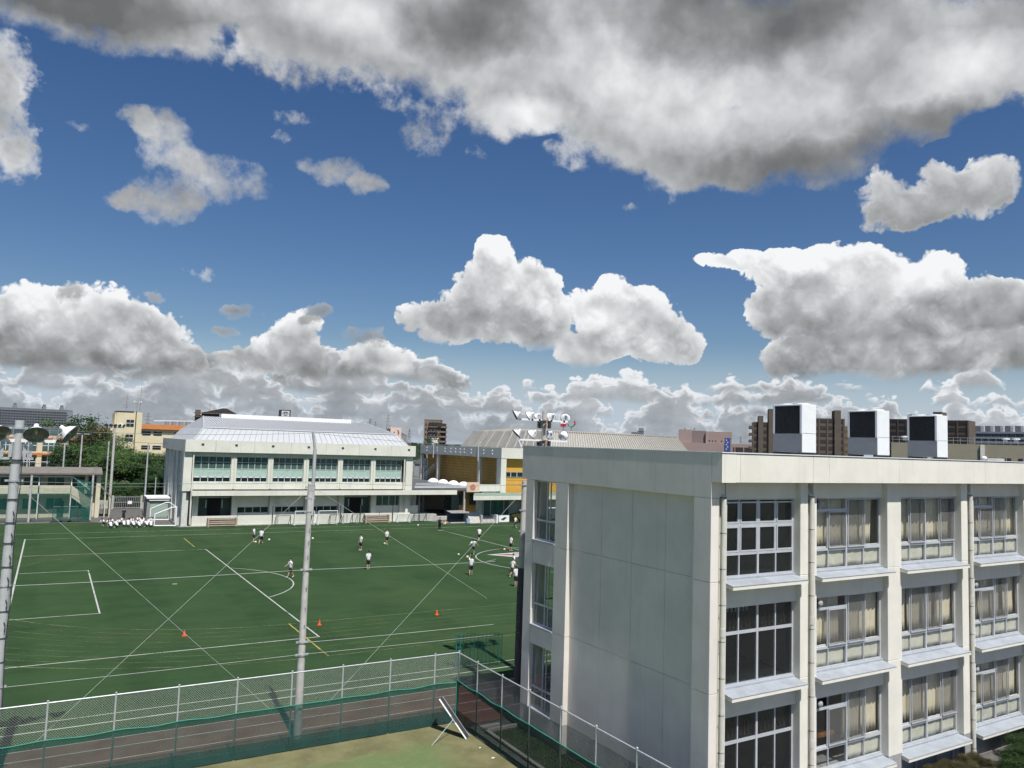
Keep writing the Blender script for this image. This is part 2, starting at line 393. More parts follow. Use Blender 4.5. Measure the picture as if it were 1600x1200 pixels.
def bevel(ob, w=0.01, seg=1):
    md = ob.modifiers.new('bevel', 'BEVEL'); md.width = w; md.segments = seg; md.limit_method = 'ANGLE'; return ob
def clone(src, parent=None, loc=None, rz=None, scale=None):
    c = src.copy(); COL.objects.link(c); c.parent = parent
    if loc is not None: c.location = loc
    if rz is not None: c.rotation_euler = (0, 0, rz)
    if scale is not None: c.scale = (scale,)*3
    ORG[c.name] = ORG.get(src.name, Vector())
    for ch in list(src.children): clone(ch, c)
    return c

# ---- shared surfaces
M_cream = mat('cream_paint', (0.72, 0.697, 0.615), .7, .045, 1.2, streak=.16, bump=.12, bscale=25)
M_conc = mat('concrete', (0.42, 0.41, 0.385), .85, .14, 2.0, streak=.25, bump=.3)
M_concd = mat('concrete_dark', (0.25, 0.25, 0.24), .85, .15, 2.0, streak=.3, bump=.3)
M_alu = mat('aluminium', (0.52, 0.54, 0.565), .42, .06, 4, metal=.2)
M_steel = mat('galvanised_steel', (0.50, 0.52, 0.54), .45, .12, 9, metal=.5)
M_white = mat('white_paint', (0.80, 0.81, 0.81), .45, .03, 3)
M_dark = mat('dark_metal', (0.045, 0.05, 0.055), .5, .2, 5)
M_black = mat('black_void', (0.010, 0.010, 0.012), .8, .1, 4)
M_rust = mat('rusty_steel', (0.26, 0.13, 0.07), .8, .35, 14, tint=(.42, .36, .30))
M_glass = glass('window_glass')
M_glassd = glass('dark_window_glass', (0.72, 0.76, 0.76), .02, .98)

# ================================================================== figure meshes (made first, while the scene is still empty)
def skin_mesh(name, nodes, edges, lv=1):
    """nodes: {key: (pos, (rx, ry))}; grown with a Skin modifier, frozen to a plain mesh"""
    ks = list(nodes); ix = {k: i for i, k in enumerate(ks)}
    me = bpy.data.meshes.new(name+'_rig'); me.from_pydata([tuple(nodes[k][0]) for k in ks], [(ix[a], ix[b]) for a, b in edges], [])
    ob = bpy.data.objects.new(name+'_rig', me); COL.objects.link(ob)
    ob.modifiers.new('skin', 'SKIN'); sv = me.skin_vertices[0].data
    for k in ks:
        r = nodes[k][1]; sv[ix[k]].radius = r if isinstance(r, tuple) else (r, r)
    sv[0].use_root = True
    ss = ob.modifiers.new('sub', 'SUBSURF'); ss.levels = lv
    dg_ = bpy.context.evaluated_depsgraph_get(); dg_.update()
    out = bpy.data.meshes.new_from_object(ob.evaluated_get(dg_)); out.name = name
    for p_ in out.polygons: p_.use_smooth = True
    bpy.data.objects.remove(ob); bpy.data.meshes.remove(me)
    return out
def rot(v, ax, a): return Matrix.Rotation(a, 3, ax) @ Vector(v)
def pose_mesh(tagname, lean=0.0, twist=0.0, legs=((0, 0), (0, 0)), arms=((.1, .2, 0), (.1, .2, 0)), drop=None, head=(0, 0), seat=False, bottoms='shorts', long=False):
    """legs: (hip swing forward, knee bend) left/right; arms: (swing forward, elbow bend, out). The figure faces -Y, 1.70 m tall."""
    X, F = Vector((1, 0, 0)), Vector((0, -1, 0)); U = Vector((0, 0, 1))
    hip = Vector((0, 0, .90)); sp = rot(U, X, lean)           # lean > 0 bends forward (towards -Y)
    n = {}
    chest = hip+sp*.30; neck = hip+sp*.54; hd = neck+rot(sp, X, head[0])*.17; 
    sho = Vector((math.cos(twist), math.sin(twist), 0))
    body = {'hip': (hip, (.135, .10)), 'waist': (hip+sp*.15, (.125, .092)), 'chest': (chest+sp*.05, (.155, .105)), 'neck0': (neck-sp*.02, (.075, .065)), 'neck': (neck+sp*.05, (.052, .055)), 'jaw': (hd-sp*.03, (.066, .078)), 'head': (hd+sp*.045, (.076, .092)), 'crown': (hd+sp*.115, (.055, .065))}
    be = [('hip', 'waist'), ('waist', 'chest'), ('chest', 'neck0'), ('neck0', 'neck'), ('neck', 'jaw'), ('jaw', 'head'), ('head', 'crown')]
    sh_ = {}; leg = []
    for s, (sw, kn) in zip((-1, 1), legs):
        h = hip+Vector((s*.085, 0, -.05)); th = rot((0, 0, -1), X, -sw); k = h+th*.42+Vector((s*.01, 0, 0)); ca = rot(th, X, kn); a = k+ca*.40; ft = rot(F, X, -sw+kn if not seat else 0)
        if abs(-sw+kn) > 1.2 and not seat: ft = rot(F, X, (-sw+kn))
        toe = a+ft*.15+Vector((0, 0, -.025))
        n_ = 'LR'[s > 0]
        body.update({'h'+n_: (h, (.090, .092)), 'th'+n_: (h.lerp(k, .5), (.076, .078)), 'k'+n_: (k, .054), 'c'+n_: (k.lerp(a, .35), (.054, .058)), 'a'+n_: (a, .036), 't'+n_: (toe, (.038, .026))})
        be += [('hip', 'h'+n_), ('h'+n_, 'th'+n_), ('th'+n_, 'k'+n_), ('k'+n_, 'c'+n_), ('c'+n_, 'a'+n_), ('a'+n_, 't'+n_)]
        leg.append((h, k, a, toe))
    arm = []
    for s, (sw, el, ou) in zip((-1, 1), arms):
        S = neck-sp*.06+sho*s*.185; ua = rot(rot((0, 0, -1), X, -sw), Vector((0, 1, 0)), -s*ou); E_ = S+ua*.27; fa = rot(ua, X, -el); W = E_+fa*.24; hdw = W+fa*.09
        n_ = 'LR'[s > 0]
        body.update({'s'+n_: (S, (.056, .052)), 'e'+n_: (E_, .040), 'w'+n_: (W, .029), 'p'+n_: (W+fa*.06, (.036, .022)), 'f'+n_: (hdw+fa*.06, (.026, .014)), 'u'+n_: (W+fa*.05+F*.045, .013)})
        be += [('neck0', 's'+n_), ('s'+n_, 'e'+n_), ('e'+n_, 'w'+n_), ('w'+n_, 'p'+n_), ('p'+n_, 'f'+n_), ('p'+n_, 'u'+n_)]
        arm.append((S, E_, W))
    out = {'body': skin_mesh('body', body, be)}
    # clothes: shells around the same joints
    sh = {'c': (chest+sp*.05, (.200, .140)), 'w': (hip+sp*.12, (.185, .140)), 'b': (hip-sp*.13, (.195, .150)), 'n': (neck-sp*.03, (.120, .090))}
    se = [('c', 'w'), ('w', 'b'), ('c', 'n')]
    for s, (S, E_, W) in zip('LR', arm):
        end = E_ if not long else W
        sh['s'+s] = (S, (.086, .078)); sh['m'+s] = (S.lerp(E_, .98), (.082, .074)); se += [('n', 's'+s), ('s'+s, 'm'+s)]
        if long: sh['x'+s] = (W, .045); se += [('m'+s, 'x'+s)]
    out['shirt'] = skin_mesh('shirt', sh, se)
    so = {'b': (hip+sp*.02, (.158, .122))}; se = []
    for s, (h, k, a, t) in zip('LR', leg):
        so['h'+s] = (h+(k-h)*.12, (.118, .120)); so['e'+s] = (h.lerp(k, 1.0), (.108, .110)); se += [('b', 'h'+s), ('h'+s, 'e'+s)]
        if long: so['k'+s] = (k.lerp(a, .1), .075); so['a'+s] = (a+(k-a)*.08, .062); se += [('e'+s, 'k'+s), ('k'+s, 'a'+s)]
    out['shorts'] = skin_mesh('shorts', so, se)
    bm = bmesh.new(); bmesh.ops.create_icosphere(bm, subdivisions=2, radius=1.0)
    hc = hd+rot(sp, X, head[0])*.055-rot(F, X, lean*.6+head[0])*.014
    for v_ in bm.verts:
        q_ = v_.co.copy(); k_ = 1.0+.05*math.sin(q_.x*9)*math.sin(q_.y*7+2)
        lowf_ = q_.z < -.15 and q_.y < .1           # open over the face
        v_.co = hc+rot(Vector((q_.x*.088*k_, q_.y*.104*k_, q_.z*.100*k_))*(.72 if lowf_ else 1.0), X, lean*.6+head[0])
    me = bpy.data.meshes.new('hair'); bm.to_mesh(me); bm.free()
    for p_ in me.polygons: p_.use_smooth = True
    out['hair'] = me
    for s, (h, k, a, t) in zip('LR', leg):
        d = (t-a).normalized(); out['shoe'+s] = skin_mesh('shoe', {'a': (a+Vector((0, .03, -.02)), (.044, .036)), 'b': (a+d*.10+Vector((0, 0, -.015)), (.048, .034)), 'c': (t+d*.05, (.040, .024))}, [('a', 'b'), ('b', 'c')])
        out['sock'+s] = skin_mesh('sock', {'a': (a+(k-a)*.02, .046), 'b': (a+(k-a)*.22, .050)}, [('a', 'b')], 1)
    lo = min(min(v.co.z for v in m.vertices) for kk, m in out.items())
    face = {}
    q = hd+rot(F, X, lean*.6+head[0])*.088
    fm = MB(); 
    for s in (-1, 1): fm.lathe(tuple(q+Vector((s*.032, .004, .02))), tuple(F), [(0, .011), (.004, .009), (.006, 0)], 6)
    fm.prism([q+Vector((-.022, .004, -.052)), q+Vector((.022, .004, -.052)), q+Vector((.018, .002, -.044)), q+Vector((-.018, .002, -.044))], (0, -.003, 0))
    fm.prism([q+Vector((-.012, 0, -.022)), q+Vector((.012, 0, -.022)), q+Vector((0, 0, .02))], (0, -.016, 0))
    me = bpy.data.meshes.new('face'); me.from_pydata([tuple(v_) for v_ in fm.v], [], fm.f); out['face'] = me
    return out, lo
POSES = {}
def get_pose(k):
    if k in POSES: return POSES[k]
    P_ = {
     'stand': dict(legs=((.05, .05), (-.05, .06)), arms=((.12, .25, .10), (.05, .22, .12))),
     'walk': dict(lean=.06, legs=((.38, .12), (-.32, .30)), arms=((-.35, .35, .08), (.40, .45, .08)), twist=.1),
     'stride': dict(lean=.10, legs=((-.40, .25), (.48, .20)), arms=((.45, .6, .1), (-.4, .5, .1)), twist=-.12),
     'run': dict(lean=.22, legs=((.75, .85), (-.45, .95)), arms=((-.6, 1.3, .15), (.7, 1.4, .15)), twist=.2),
     'kick': dict(lean=.38, legs=((-.85, .75), (.18, .15)), arms=((.7, .4, .55), (-.5, .3, .75)), twist=.35),
     'hipshand': dict(legs=((.10, .08), (-.08, .05)), arms=((-.15, 1.0, .50), (.10, .3, .10))),
     'throw': dict(lean=-.05, legs=((.22, .15), (-.22, .20)), arms=((.15, .2, .15), (2.3, .9, .25)), twist=.2),
     'point': dict(legs=((.06, .05), (-.04, .05)), arms=((.1, .2, .12), (.9, .1, .9)), long=True),
     'coach': dict(legs=((.04, .03), (-.04, .05)), arms=((.5, 1.2, .1), (.5, 1.2, .1)), long=True),
     'sitA': dict(lean=.55, legs=((2.10, 2.35), (2.05, 2.30)), arms=((.85, .75, .05), (.80, .80, .05)), head=(.35, 0), seat=True),
     'sitB': dict(lean=.25, legs=((1.95, 2.25), (2.10, 2.40)), arms=((.75, .8, .08), (.7, .7, .08)), head=(.0, 0), seat=True),
     'crouch': dict(lean=.75, legs=((1.95, 2.45), (1.75, 2.35)), arms=((.7, .9, .05), (.9, .6, .05)), head=(-.1, 0), seat=True),
    }[k]
    POSES[k] = pose_mesh(k, **P_)
    return POSES[k]
for _k in ('stand', 'walk', 'stride', 'kick', 'hipshand', 'throw', 'point', 'coach', 'sitA', 'sitB', 'crouch'): get_pose(_k)

# ================================================================== the setting
def turf_mat():
    m = mat('artificial_turf', (0.031, 0.062, 0.027), .97, .16, .35, spec=.04)
    t = m.node_tree; n = N(t); b = t.nodes['Principled BSDF']
    geo = t.nodes.new('ShaderNodeNewGeometry'); pos = geo.outputs['Position']
    base = b.inputs['Base Color'].links[0].from_socket
    st = n.noise(n.v('MULTIPLY', pos, (0.10, 0.9, 1)), 1.0, 4, .6)       # rolled-out strips along the pitch
    c = n.mix(n.mul(n.ss(st, .38, .66), .45), base, (0.040, 0.074, 0.032, 1))
    X_, Y_, _z = n.xyz(pos)
    bd = n.m('SINE', n.mul(X_, 2*math.pi/8.2))
    c = n.mix(n.mul(n.ss(bd, -.25, .25), .22), c, (0.052, 0.092, 0.038, 1))
    seam = n.ss(n.m('ABSOLUTE', n.m('SINE', n.mul(Y_, math.pi/4.0))), .0, .035, .30, 0.0)
    c = n.mix(seam, c, (0.02, 0.045, 0.018, 1))
    wv = n.noise(pos, 0.055, 4, .55)                                      # worn, paler patches
    c = n.mix(n.mul(n.ss(wv, .5, .72), .38), c, (0.060, 0.090, 0.038, 1))
    sp = n.noise(pos, 9, 5, .75)
    c = n.mix(n.mul(n.ss(sp, .58, .75), .35), c, (0.07, 0.10, 0.045, 1))
    c = n.mix(n.mul(n.ss(sp, .45, .30), .45), c, (0.018, 0.042, 0.014, 1))
    t.links.new(c, b.inputs['Base Color'])
    bp = t.nodes.new('ShaderNodeBump'); bp.inputs['Strength'].default_value = .55; bp.inputs['Distance'].default_value = .04
    t.links.new(n.noise(pos, 28, 4, .7), bp.inputs['Height']); t.links.new(bp.outputs[0], b.inputs['Normal'])
    return m
def worn_line(name, col, keep):
    """painted line, worn through in places to the turf below"""
    m = mat(name, col, .8, .1, 2)
    t = m.node_tree; n = N(t); b = t.nodes['Principled BSDF']
    geo = t.nodes.new('ShaderNodeNewGeometry'); pos = geo.outputs['Position']
    tr = t.nodes.new('ShaderNodeBsdfTransparent'); mx = t.nodes.new('ShaderNodeMixShader')
    f = n.ss(n.add(n.noise(pos, .45, 4, .6), n.mul(n.sub(n.noise(pos, 14, 3, .6), .5), .5)), .5-keep*.3, .5-keep*.3+.22)
    t.links.new(n.mul(f, keep), mx.inputs[0])
    t.links.new(tr.outputs[0], mx.inputs[1]); t.links.new(b.outputs[0], mx.inputs[2])
    t.links.new(mx.outputs[0], t.nodes['Material Output'].inputs['Surface'])
    return m
M_turf = turf_mat()
M_lw = worn_line('worn_white_line', (0.46, 0.48, 0.43), .90)
M_ly = worn_line('worn_yellow_line', (0.34, 0.33, 0.11), .38)
M_city = mat('town_ground', (0.11, 0.12, 0.10), .95, .35, .02)
M_track = mat('red_track', (0.200, 0.085, 0.068), .9, .16, .8, bump=.3, spec=.2, tint=(.22, .115, .095))
M_lane = mat('lane_paint', (0.50, 0.48, 0.45), .8, .2, 1)
M_asph = mat('asphalt', (0.115, 0.112, 0.105), .92, .18, 1.5, bump=.35)

# the town ground stops where the school grounds begin, one sheet all round
g = MB(); S = 7000
g.poly([(-S,-S,-.05),(S,-S,-.05),(S,S,-.05),(-S,S,-.05)], [(0,1,2,3)])
kind(g.obj('ground', M_city), 'structure')
yard = kind(MB().poly([(-60,-15,-.02),(140,-15,-.02),(140,170,-.02),(-60,170,-.02)], [(0,1,2,3)]).obj('school_yard', M_asph), 'structure')

field = kind(MB().poly([(-38,35.1,0),(128,35.1,0),(128,104.6,0),(52.2,104.6,0),(51.0,109.3,0),(15.2,109.3,0),(14.2,111.0,0),(10.0,114.5,0),(5.6,117.6,0),(-38,117.6,0)], [tuple(range(10))]).obj('sports_field', M_turf), 'structure')
Z = .006
def ln(name, pts, w, m=None, z=Z): return MB().strip(pts, w, z).obj(name, m or M_lw, field, o=(0, 0, 0))
def arc(cx, cyy, r, a0, a1, k=40): return [(cx+r*math.cos(R(a0+(a1-a0)*i/k)), cyy+r*math.sin(R(a0+(a1-a0)*i/k))) for i in range(k+1)]
PY = 67.45; GX = -1.6; HX = 48.0
ln('goal_line', [(GX, 37.4), (GX, 101.0)], .13)
ln('penalty_area_line', [(GX, 47.3), (15.0, 47.3), ], .10); ln('penalty_area_line', [(15.0, 47.24), (15.0, 87.66)], .10); ln('penalty_area_line', [(GX, 87.6), (15.0, 87.6)], .10)
ln('goal_area_line', [(GX, 58.95), (3.65, 58.95)], .10); ln('goal_area_line', [(3.65, 58.89), (3.65, 77.3)], .10); ln('goal_area_line', [(GX, 77.24), (3.65, 77.24)], .10)
ln('penalty_arc', arc(9.4, PY, 9.15, -52.3, 52.3, 30), .10)
ln('penalty_spot', [(9.3, 68.2), (9.65, 68.2)], .25)
ln('halfway_line', [(HX-.6, 97.5), (HX, 37.4)], .11)
ln('centre_circle', arc(HX+.3, 69.6, 9.15, 0, 360, 72), .12)
ln('touchline', [(GX, 100.6), (128, 100.6)], .10); ln('touchline', [(-38, 37.0), (128, 37.0)], .09); ln('touchline', [(-38, 38.05), (128, 38.05)], .06)
ln('service_line', [(39.7, 70.6), (41.2, 71.3)], .10)
ln('far_line', [(-38, 106.6), (60, 104.4)], .08)
# yellow running oval drawn on the turf: bend centre (14.2, 70.4)
for i in range(9):
    r = 19.2+i*1.03; pts = [(82, 70.4-r)]+[(14.2-r*math.sin(R(a)), 70.4-r*math.cos(R(a))) for a in range(0, 181, 4)]+[(82, 70.4+r)]
    ln('oval_lane_line', pts, .075 if i in (0, 8) else .05, M_ly if i not in (0, 8) else worn_line('yellow_edge_line', (0.30, 0.30, 0.13), .55), Z+.004)
M_yd = worn_line('yellow_dash_line', (0.42, 0.36, 0.08), .8)
ln('start_line', [(14.2, 42.9), (14.2, 51.3)], .10, M_yd, Z+.009); ln('start_line', [(14.2, 89.9), (14.2, 97.4)], .10, M_yd, Z+.009)
# emblem painted in the centre circle
def flat(name, pts, m, z): return MB().poly([(a, b, z) for a, b in pts], [tuple(range(len(pts)))]).obj(name, m, field, o=(0, 0, 0))
M_em = mat('emblem_white', (0.42, 0.42, 0.42), .85, .1, 2); M_er = mat('emblem_red', (0.25, 0.03, 0.03), .85, .2, 2); M_eb = mat('emblem_navy', (0.03, 0.035, 0.10), .85, .2, 2)
flat('emblem_shield', [(42.0, 74.7), (44.2, 72.0), (46.5, 69.8), (51.5, 66.5), (54.5, 69.5), (51, 74), (47, 75.4)], M_em, Z+.012)
flat('emblem_flash', [(42.9, 74.4), (44.4, 73.4), (45.4, 73.5), (44.6, 74.3)], M_er, Z+.018)
flat('emblem_stripe', [(45.6, 74.9), (47.0, 73.0), (51.5, 69.6), (52.6, 70.8), (48.6, 74.4)], M_eb, Z+.018)
flat('emblem_stripe', [(46.8, 71.6), (47.5, 70.9), (51.0, 67.8), (51.6, 68.6)], M_er, Z+.018)

track = kind(MB().poly([(-60, 30.2, .004), (128, 30.2, .004), (128, 35.1, .004), (-60, 35.1, .004)], [(0,1,2,3)]).obj('running_track', M_track), 'structure')
for yl in (35.0, 34.0, 32.75, 31.55): MB().strip([(-60, yl), (128, yl)], .06, .011).obj('lane_line', M_lane, track, o=(0, 0, 0))

def court_mat():
    m = mat('court_surface', (0.155, 0.148, 0.075), .93, .18, .9, spec=.15, bump=.25, bscale=60)
    t = m.node_tree; n = N(t); b = t.nodes['Principled BSDF']
    geo = t.nodes.new('ShaderNodeNewGeometry'); pos = geo.outputs['Position']
    base = b.inputs['Base Color'].links[0].from_socket
    X, Y, _ = n.xyz(pos)
    w = n.noise(pos, .55, 5, .65)
    dx = n.sub(15.4, X); dy = n.sub(30.0, Y)
    d = n.m('MINIMUM', dx, n.mul(dy, 1.15))                # distance in from the fence: bare earth colour along it
    f = n.ss(n.madd(n.sub(w, .5), 3.4, d), 0.4, 2.2)
    c = n.mix(n.mul(f, .85), base, (0.115, 0.170, 0.065, 1))
    c = n.mix(n.mul(n.ss(n.noise(pos, 2.2, 6, .7), .5, .7), .45), c, (0.20, 0.215, 0.12, 1))
    c = n.mix(n.mul(n.ss(n.noise(pos, 7, 5, .7), .56, .72), .4), c, (0.12, 0.085, 0.055, 1))
    t.links.new(c, b.inputs['Base Color'])
    return m
kind(MB().poly([(-40, -12, .012), (15.95, -12, .012), (15.95, 30.74, .012), (-40, 30.74, .012)], [(0,1,2,3)]).obj('tennis_court', court_mat()), 'structure')
# grass verge and kerbs between the side fence and the school building
M_verge = mat('verge_earth', (0.060, 0.066, 0.032), .95, .3, 1.4, bump=.5, tint=(.10, .095, .055))
kind(MB().poly([(16.75, 2, .016), (18.3, 2, .016), (18.3, 29.0, .016), (16.75, 29.0, .016)], [(0,1,2,3)]).obj('verge', M_verge), 'structure')
for x0, x1, y0, y1 in ((16.16, 16.42, 3, 29.6), (16.55, 16.75, 3, 29.1), (16.75, 20.5, 29.1, 29.25)):
    kind(MB().box(x0, x1, y0, y1, -.02, .10).obj('kerb', M_conc), 'structure')
for a, b, c, d in ((16.0, 17.6, 29.55, 29.8),): kind(MB().box(a, b, c, d, -.02, .05).obj('path', M_conc), 'structure')
def blades(name, area, count, h, m, seed, w=.012):
    r_ = random.Random(seed); mb = MB()
    for _ in range(count):
        x, y = area(r_); a = r_.uniform(0, 6.28); hh = h*r_.uniform(.5, 1.2); l = Vector((math.cos(a), math.sin(a)))*hh*r_.uniform(.1, .6)
        q = Vector((-math.sin(a), math.cos(a)))*w
        mb.poly([(x-q.x, y-q.y, .01), (x+q.x, y+q.y, .01), (x+l.x, y+l.y, hh)], [(0, 1, 2)])
    return kind(mb.obj(name, m), 'stuff')
M_weed = mat('weed_green', (0.055, 0.085, 0.025), .8, .4, 3)
tag(blades('grass', lambda r_: (16.8+1.4*r_.random()**.6, 29-27*r_.random()), 9000, .10, M_weed, 5, .018), 'thin weedy grass on the verge along the school building', 'grass')

# ================================================================== the near school building
M_end = mat('end_wall_paint', (0.70, 0.655, 0.60), .75, .06, .7, streak=.14, bump=.15, bscale=18)
M_room = mat('room_wall', (0.34, 0.31, 0.26), .9, .08, 1)
M_roomd = mat('dark_room', (0.018, 0.018, 0.020), .9, .1, 1)
M_curt = mat('curtain_cloth', (0.74, 0.65, 0.48), .9, .05, 3)
M_curt2 = mat('lining_cloth', (0.66, 0.63, 0.52), .9, .10, 2.2)
M_wood = mat('varnished_wood', (0.30, 0.115, 0.035), .5, .25, 6)
M_sill = mat('sill_sheet', (0.38, 0.41, 0.45), .55, .10, 1.6, metal=.2, streak=.3)
M_pipe = mat('drainpipe_paint', (0.58, 0.57, 0.51), .55, .06, 3)
M_plinth = mat('plinth_mortar', (0.33, 0.33, 0.32), .85, .12, 1.4, streak=.3, bump=.3)
XW = 18.15; YF = 17.85; YB = 28.9; XE = 46.5; RZ = .24
FL = (1.10, 4.55, 8.0)
sb = thing('school_building', 'cream three storey school building with grey shaded end wall and big windows', 'building', (XW, YF, 0))
def P(name, m, *a): return box(name, m, sb, *a)
# ---- end wall: corner columns, recessed panels with open joints, lintel band
bz = [(0.0, 1.10), (1.112, 4.545), (4.557, 7.99), (8.002, 10.64)]
for i, (z0, z1) in enumerate(bz):
    m = M_plinth if i == 0 else M_end
    if i: 
        bevel(P('wall_column', m, XW, 18.48, YF, 18.62, z0, z1+(.0 if i < 3 else .0)), .008)
        P('wall_column', m, XW, 18.9, 25.72, 26.60, z0, z1); P('wall_column', m, XW, 18.9, 28.30, YB, z0, z1)
    else:
        P('plinth', m, XW+.004, 18.48, YF+.004, 18.62, z0, z1); P('plinth', m, XW+.004, 18.9, 25.724, YB-.004, z0, z1)
    ys = (18.62, 20.20, 21.97, 23.77, 25.72)
    for a, b in zip(ys[:-1], ys[1:]):
        P('wall_panel' if i else 'plinth', m, XW+RZ, 18.6, a+.006, b-.006, z0, z1)
P('joint_backing', M_concd, XW+RZ+.03, 18.7, 18.6, 25.75, 0, 10.7)
ys = (YF, 18.66, 20.50, 22.32, 24.09, 25.84, 26.92, 28.83, 29.3)
for a, b in zip(ys[:-1], ys[1:]):
    P('parapet_panel', M_end, XW, 18.75, a+.004, b-.004, 10.652, 12.09)
bevel(P('parapet_panel', M_end, XW, 18.6, 17.41, YF-.004, 11.16, 12.09), .012)
# corridor windows in the end wall
def end_window(z0, z1, zt):
    y0, y1 = 26.602, 28.298
    mb = MB(); x0, x1 = 18.30, 18.36
    for a, b, c, d in ((y0, y1, z0, z0+.06), (y0, y1, z1-.05, z1), (y0, y1, zt-.04, zt+.04)): mb.box(x0, x1, a, b, c, d)
    for yy in (y0+.03, y1-.03): mb.box(x0+.003, x1-.003, yy-.03, yy+.03, z0, z1)
    for yy, t in ((27.45, .035), (27.22, .02)): mb.box(x0+.006, x1-.006, yy-t, yy+t, z0+.05, z1-.05)
    f = mb.obj('corridor_window', M_alu, sb)
    for c, d in ((z0+.06, zt-.04), (zt+.04, z1-.05)):
        for a, b in ((y0+.06, 27.41), (27.49, y1-.06)):
            MB().box(18.325, 18.331, a, b, c, d).obj('pane', M_glass if c > zt else M_frost, f)
    MB().box(18.14-.04, 18.36, y0, y1, z0-.06, z0).obj('sill', M_sill, f)
M_frost = glass('frosted_glass', (0.62, 0.64, 0.63), .02, .6)
for z0, z1, zt in ((8.12, 10.63, 8.95), (4.56, 7.14, 5.42), (1.14, 3.76, 1.98)):
    end_window(z0, z1, zt)
for z0, z1 in ((0, 1.08), (3.76, 4.50), (7.14, 8.06)):
    P('spandrel', M_end if z0 > 0 else M_plinth, XW+.02, 18.6, 26.61, 28.29, z0, z1)
# ---- north side: corridor windows let the daylight through
for z0, z1 in ((0, 1.1), (3.7, 4.6), (7.1, 8.1), (10.6, 12.09)): P('north_wall', M_cream, 18.9, XE, 28.7, YB+.3 if z1 > 12 else YB, z0, z1)
for i, z in enumerate(FL):
    for k in range(3):
        x0 = 18.95+k*2.3
        mb = MB()
        for a in (x0, x0+1.1, x0+2.2): mb.box(a-.03, a+.03, 28.75, 28.82, z, z+2.62)
        mb.box(x0, x0+2.2, 28.753, 28.817, z+.82, z+.90)
        f = mb.obj('north_window', M_alu, sb)
        MB().box(x0+.03, x0+2.17, 28.78, 28.786, z, z+2.6).obj('pane', M_glass, f)
    P('north_wall', M_cream, 25.9, XE, 28.72, YB, z+.0, z+2.62)
# ---- floors, ceilings, inner walls
for z in FL: P('floor_slab', M_concd, 18.6, XE, 18.28, 28.7, z-.30, z)
roof = P('roof', mat('roof_membrane', (0.30, 0.31, 0.31), .85, .15, .6, streak=.1), 18.4, XE, 17.6, 29.1, 11.75, 12.0)
P('corridor_wall', M_room, 18.62, XE, 25.55, 25.68, 0, 11.75)
P('inner_end_wall', M_room, 18.71, 18.8, 18.3, 25.55, 0, 11.75)
for x in (22.86, 27.75, 32.85, 37.75): P('partition', M_room, x, x+.12, 18.3, 25.55, 0, 11.75)
P('east_wall', M_cream, XE, XE+.2, 17.9, YB, 0, 12.09)
# ---- facade: pilasters (two of them split by a slot for the downpipe)
def pil(x0, x1):
    for z0, z1 in ((1.10, 4.545), (4.553, 7.99), (7.998, 11.18)):
        bevel(P('pilaster', M_cream, x0, x1, YF, 18.30, z0, z1), .012)
    P('plinth', M_plinth, x0+.003, x1-.003, YF+.005, 18.30, 0, 1.094)
for x0, x1 in ((18.484, 18.52), (18.80, 18.87), (22.42, 22.82), (23.10, 23.28), (27.36, 28.22), (32.36, 32.82), (33.08, 33.28), (37.34, 38.20), (42.30, 42.75), (43.0, 43.2)): pil(x0, x1)
for x0, x1 in ((18.50, 18.82), (22.80, 23.12), (32.80, 33.10), (42.7, 43.1)): P('slot_back', M_cream, x0, x1, 18.08, 18.28, 0, 11.2)
for x0, x1 in ((18.86, 22.43), (23.27, 27.37), (28.21, 32.37), (33.27, 37.35), (38.19, 42.31), (43.19, 46.5)):
    for z0, z1 in ((0, 1.0), (3.66, 4.5), (7.10, 7.93), (10.60, 11.5)):
        P('beam', M_cream if z0 else M_plinth, x0, x1, 18.03, 18.35, z0, z1)
# parapet panels over the facade, white coping
xs = (18.15, 18.99, 22.52, 23.36, 27.45, 28.30, 32.50, 33.38, 37.5, 38.35, 42.5, 43.3, 46.5)
for i, (a, b) in enumerate(zip(xs[:-1], xs[1:])):
    bevel(P('parapet_panel', M_cream, a+(.604 if i == 0 else .004), b-.004, 17.41, 17.9, 11.16, 12.09), .012)
P('parapet_panel', M_cream, 18.15, 18.758, 17.406, 17.425, 11.162, 12.088)
P('soffit', M_cream, 18.76, XE, 17.43, 18.3, 11.19, 11.26)
cp = MB(); cp.box(XW-.017, XE, 17.385, 17.72, 12.09, 12.125); cp.box(XW-.017, 18.55, 17.72, 29.3, 12.091, 12.124); cp.box(18.55, XE, 29.0, 29.3, 12.091, 12.124)
cp.obj('coping', mat('white_coping', (.72, .74, .76), .4, .05, 2, metal=.2), sb)
P('coping_seal', M_dark, XW-.006, XE, 17.398, 17.41, 12.066, 12.09)
# ---- facade windows
def curtain(parent, x0, x1, z0, z1, y, amp, folds, seed, m, lean=0.0, name='curtain'):
    r_ = random.Random(seed); nx = max(10, folds*6); v = []; f = []
    ph = r_.uniform(0, 6)
    for k in range(5):
        tz = k/4; z = z1+(z0-z1)*tz
        for i in range(nx+1):
            t = i/nx
            sp = 1-.12*tz*(1-abs(2*t-1)) if lean else 1
            x = x0+(x1-x0)*t + lean*(tz-.0)*(.5-t)
            a = amp*(.7+.5*tz)*(math.sin(t*folds*6.28+ph+tz*.5)+.45*math.sin(t*folds*13.1+ph*2))
            v.append((x, y+a+.02*tz, z + (.03*math.sin(t*folds*3+ph) if k == 4 else 0)))
    for k in range(4):
        for i in range(nx):
            a = k*(nx+1)+i; f.append((a, a+nx+1, a+nx+2, a+1))
    mb = MB(); mb.poly(v, f); ob = mb.obj(name, m, parent, smooth=True)
    so = ob.modifiers.new('thick', 'SOLIDIFY'); so.thickness = .006
    return ob
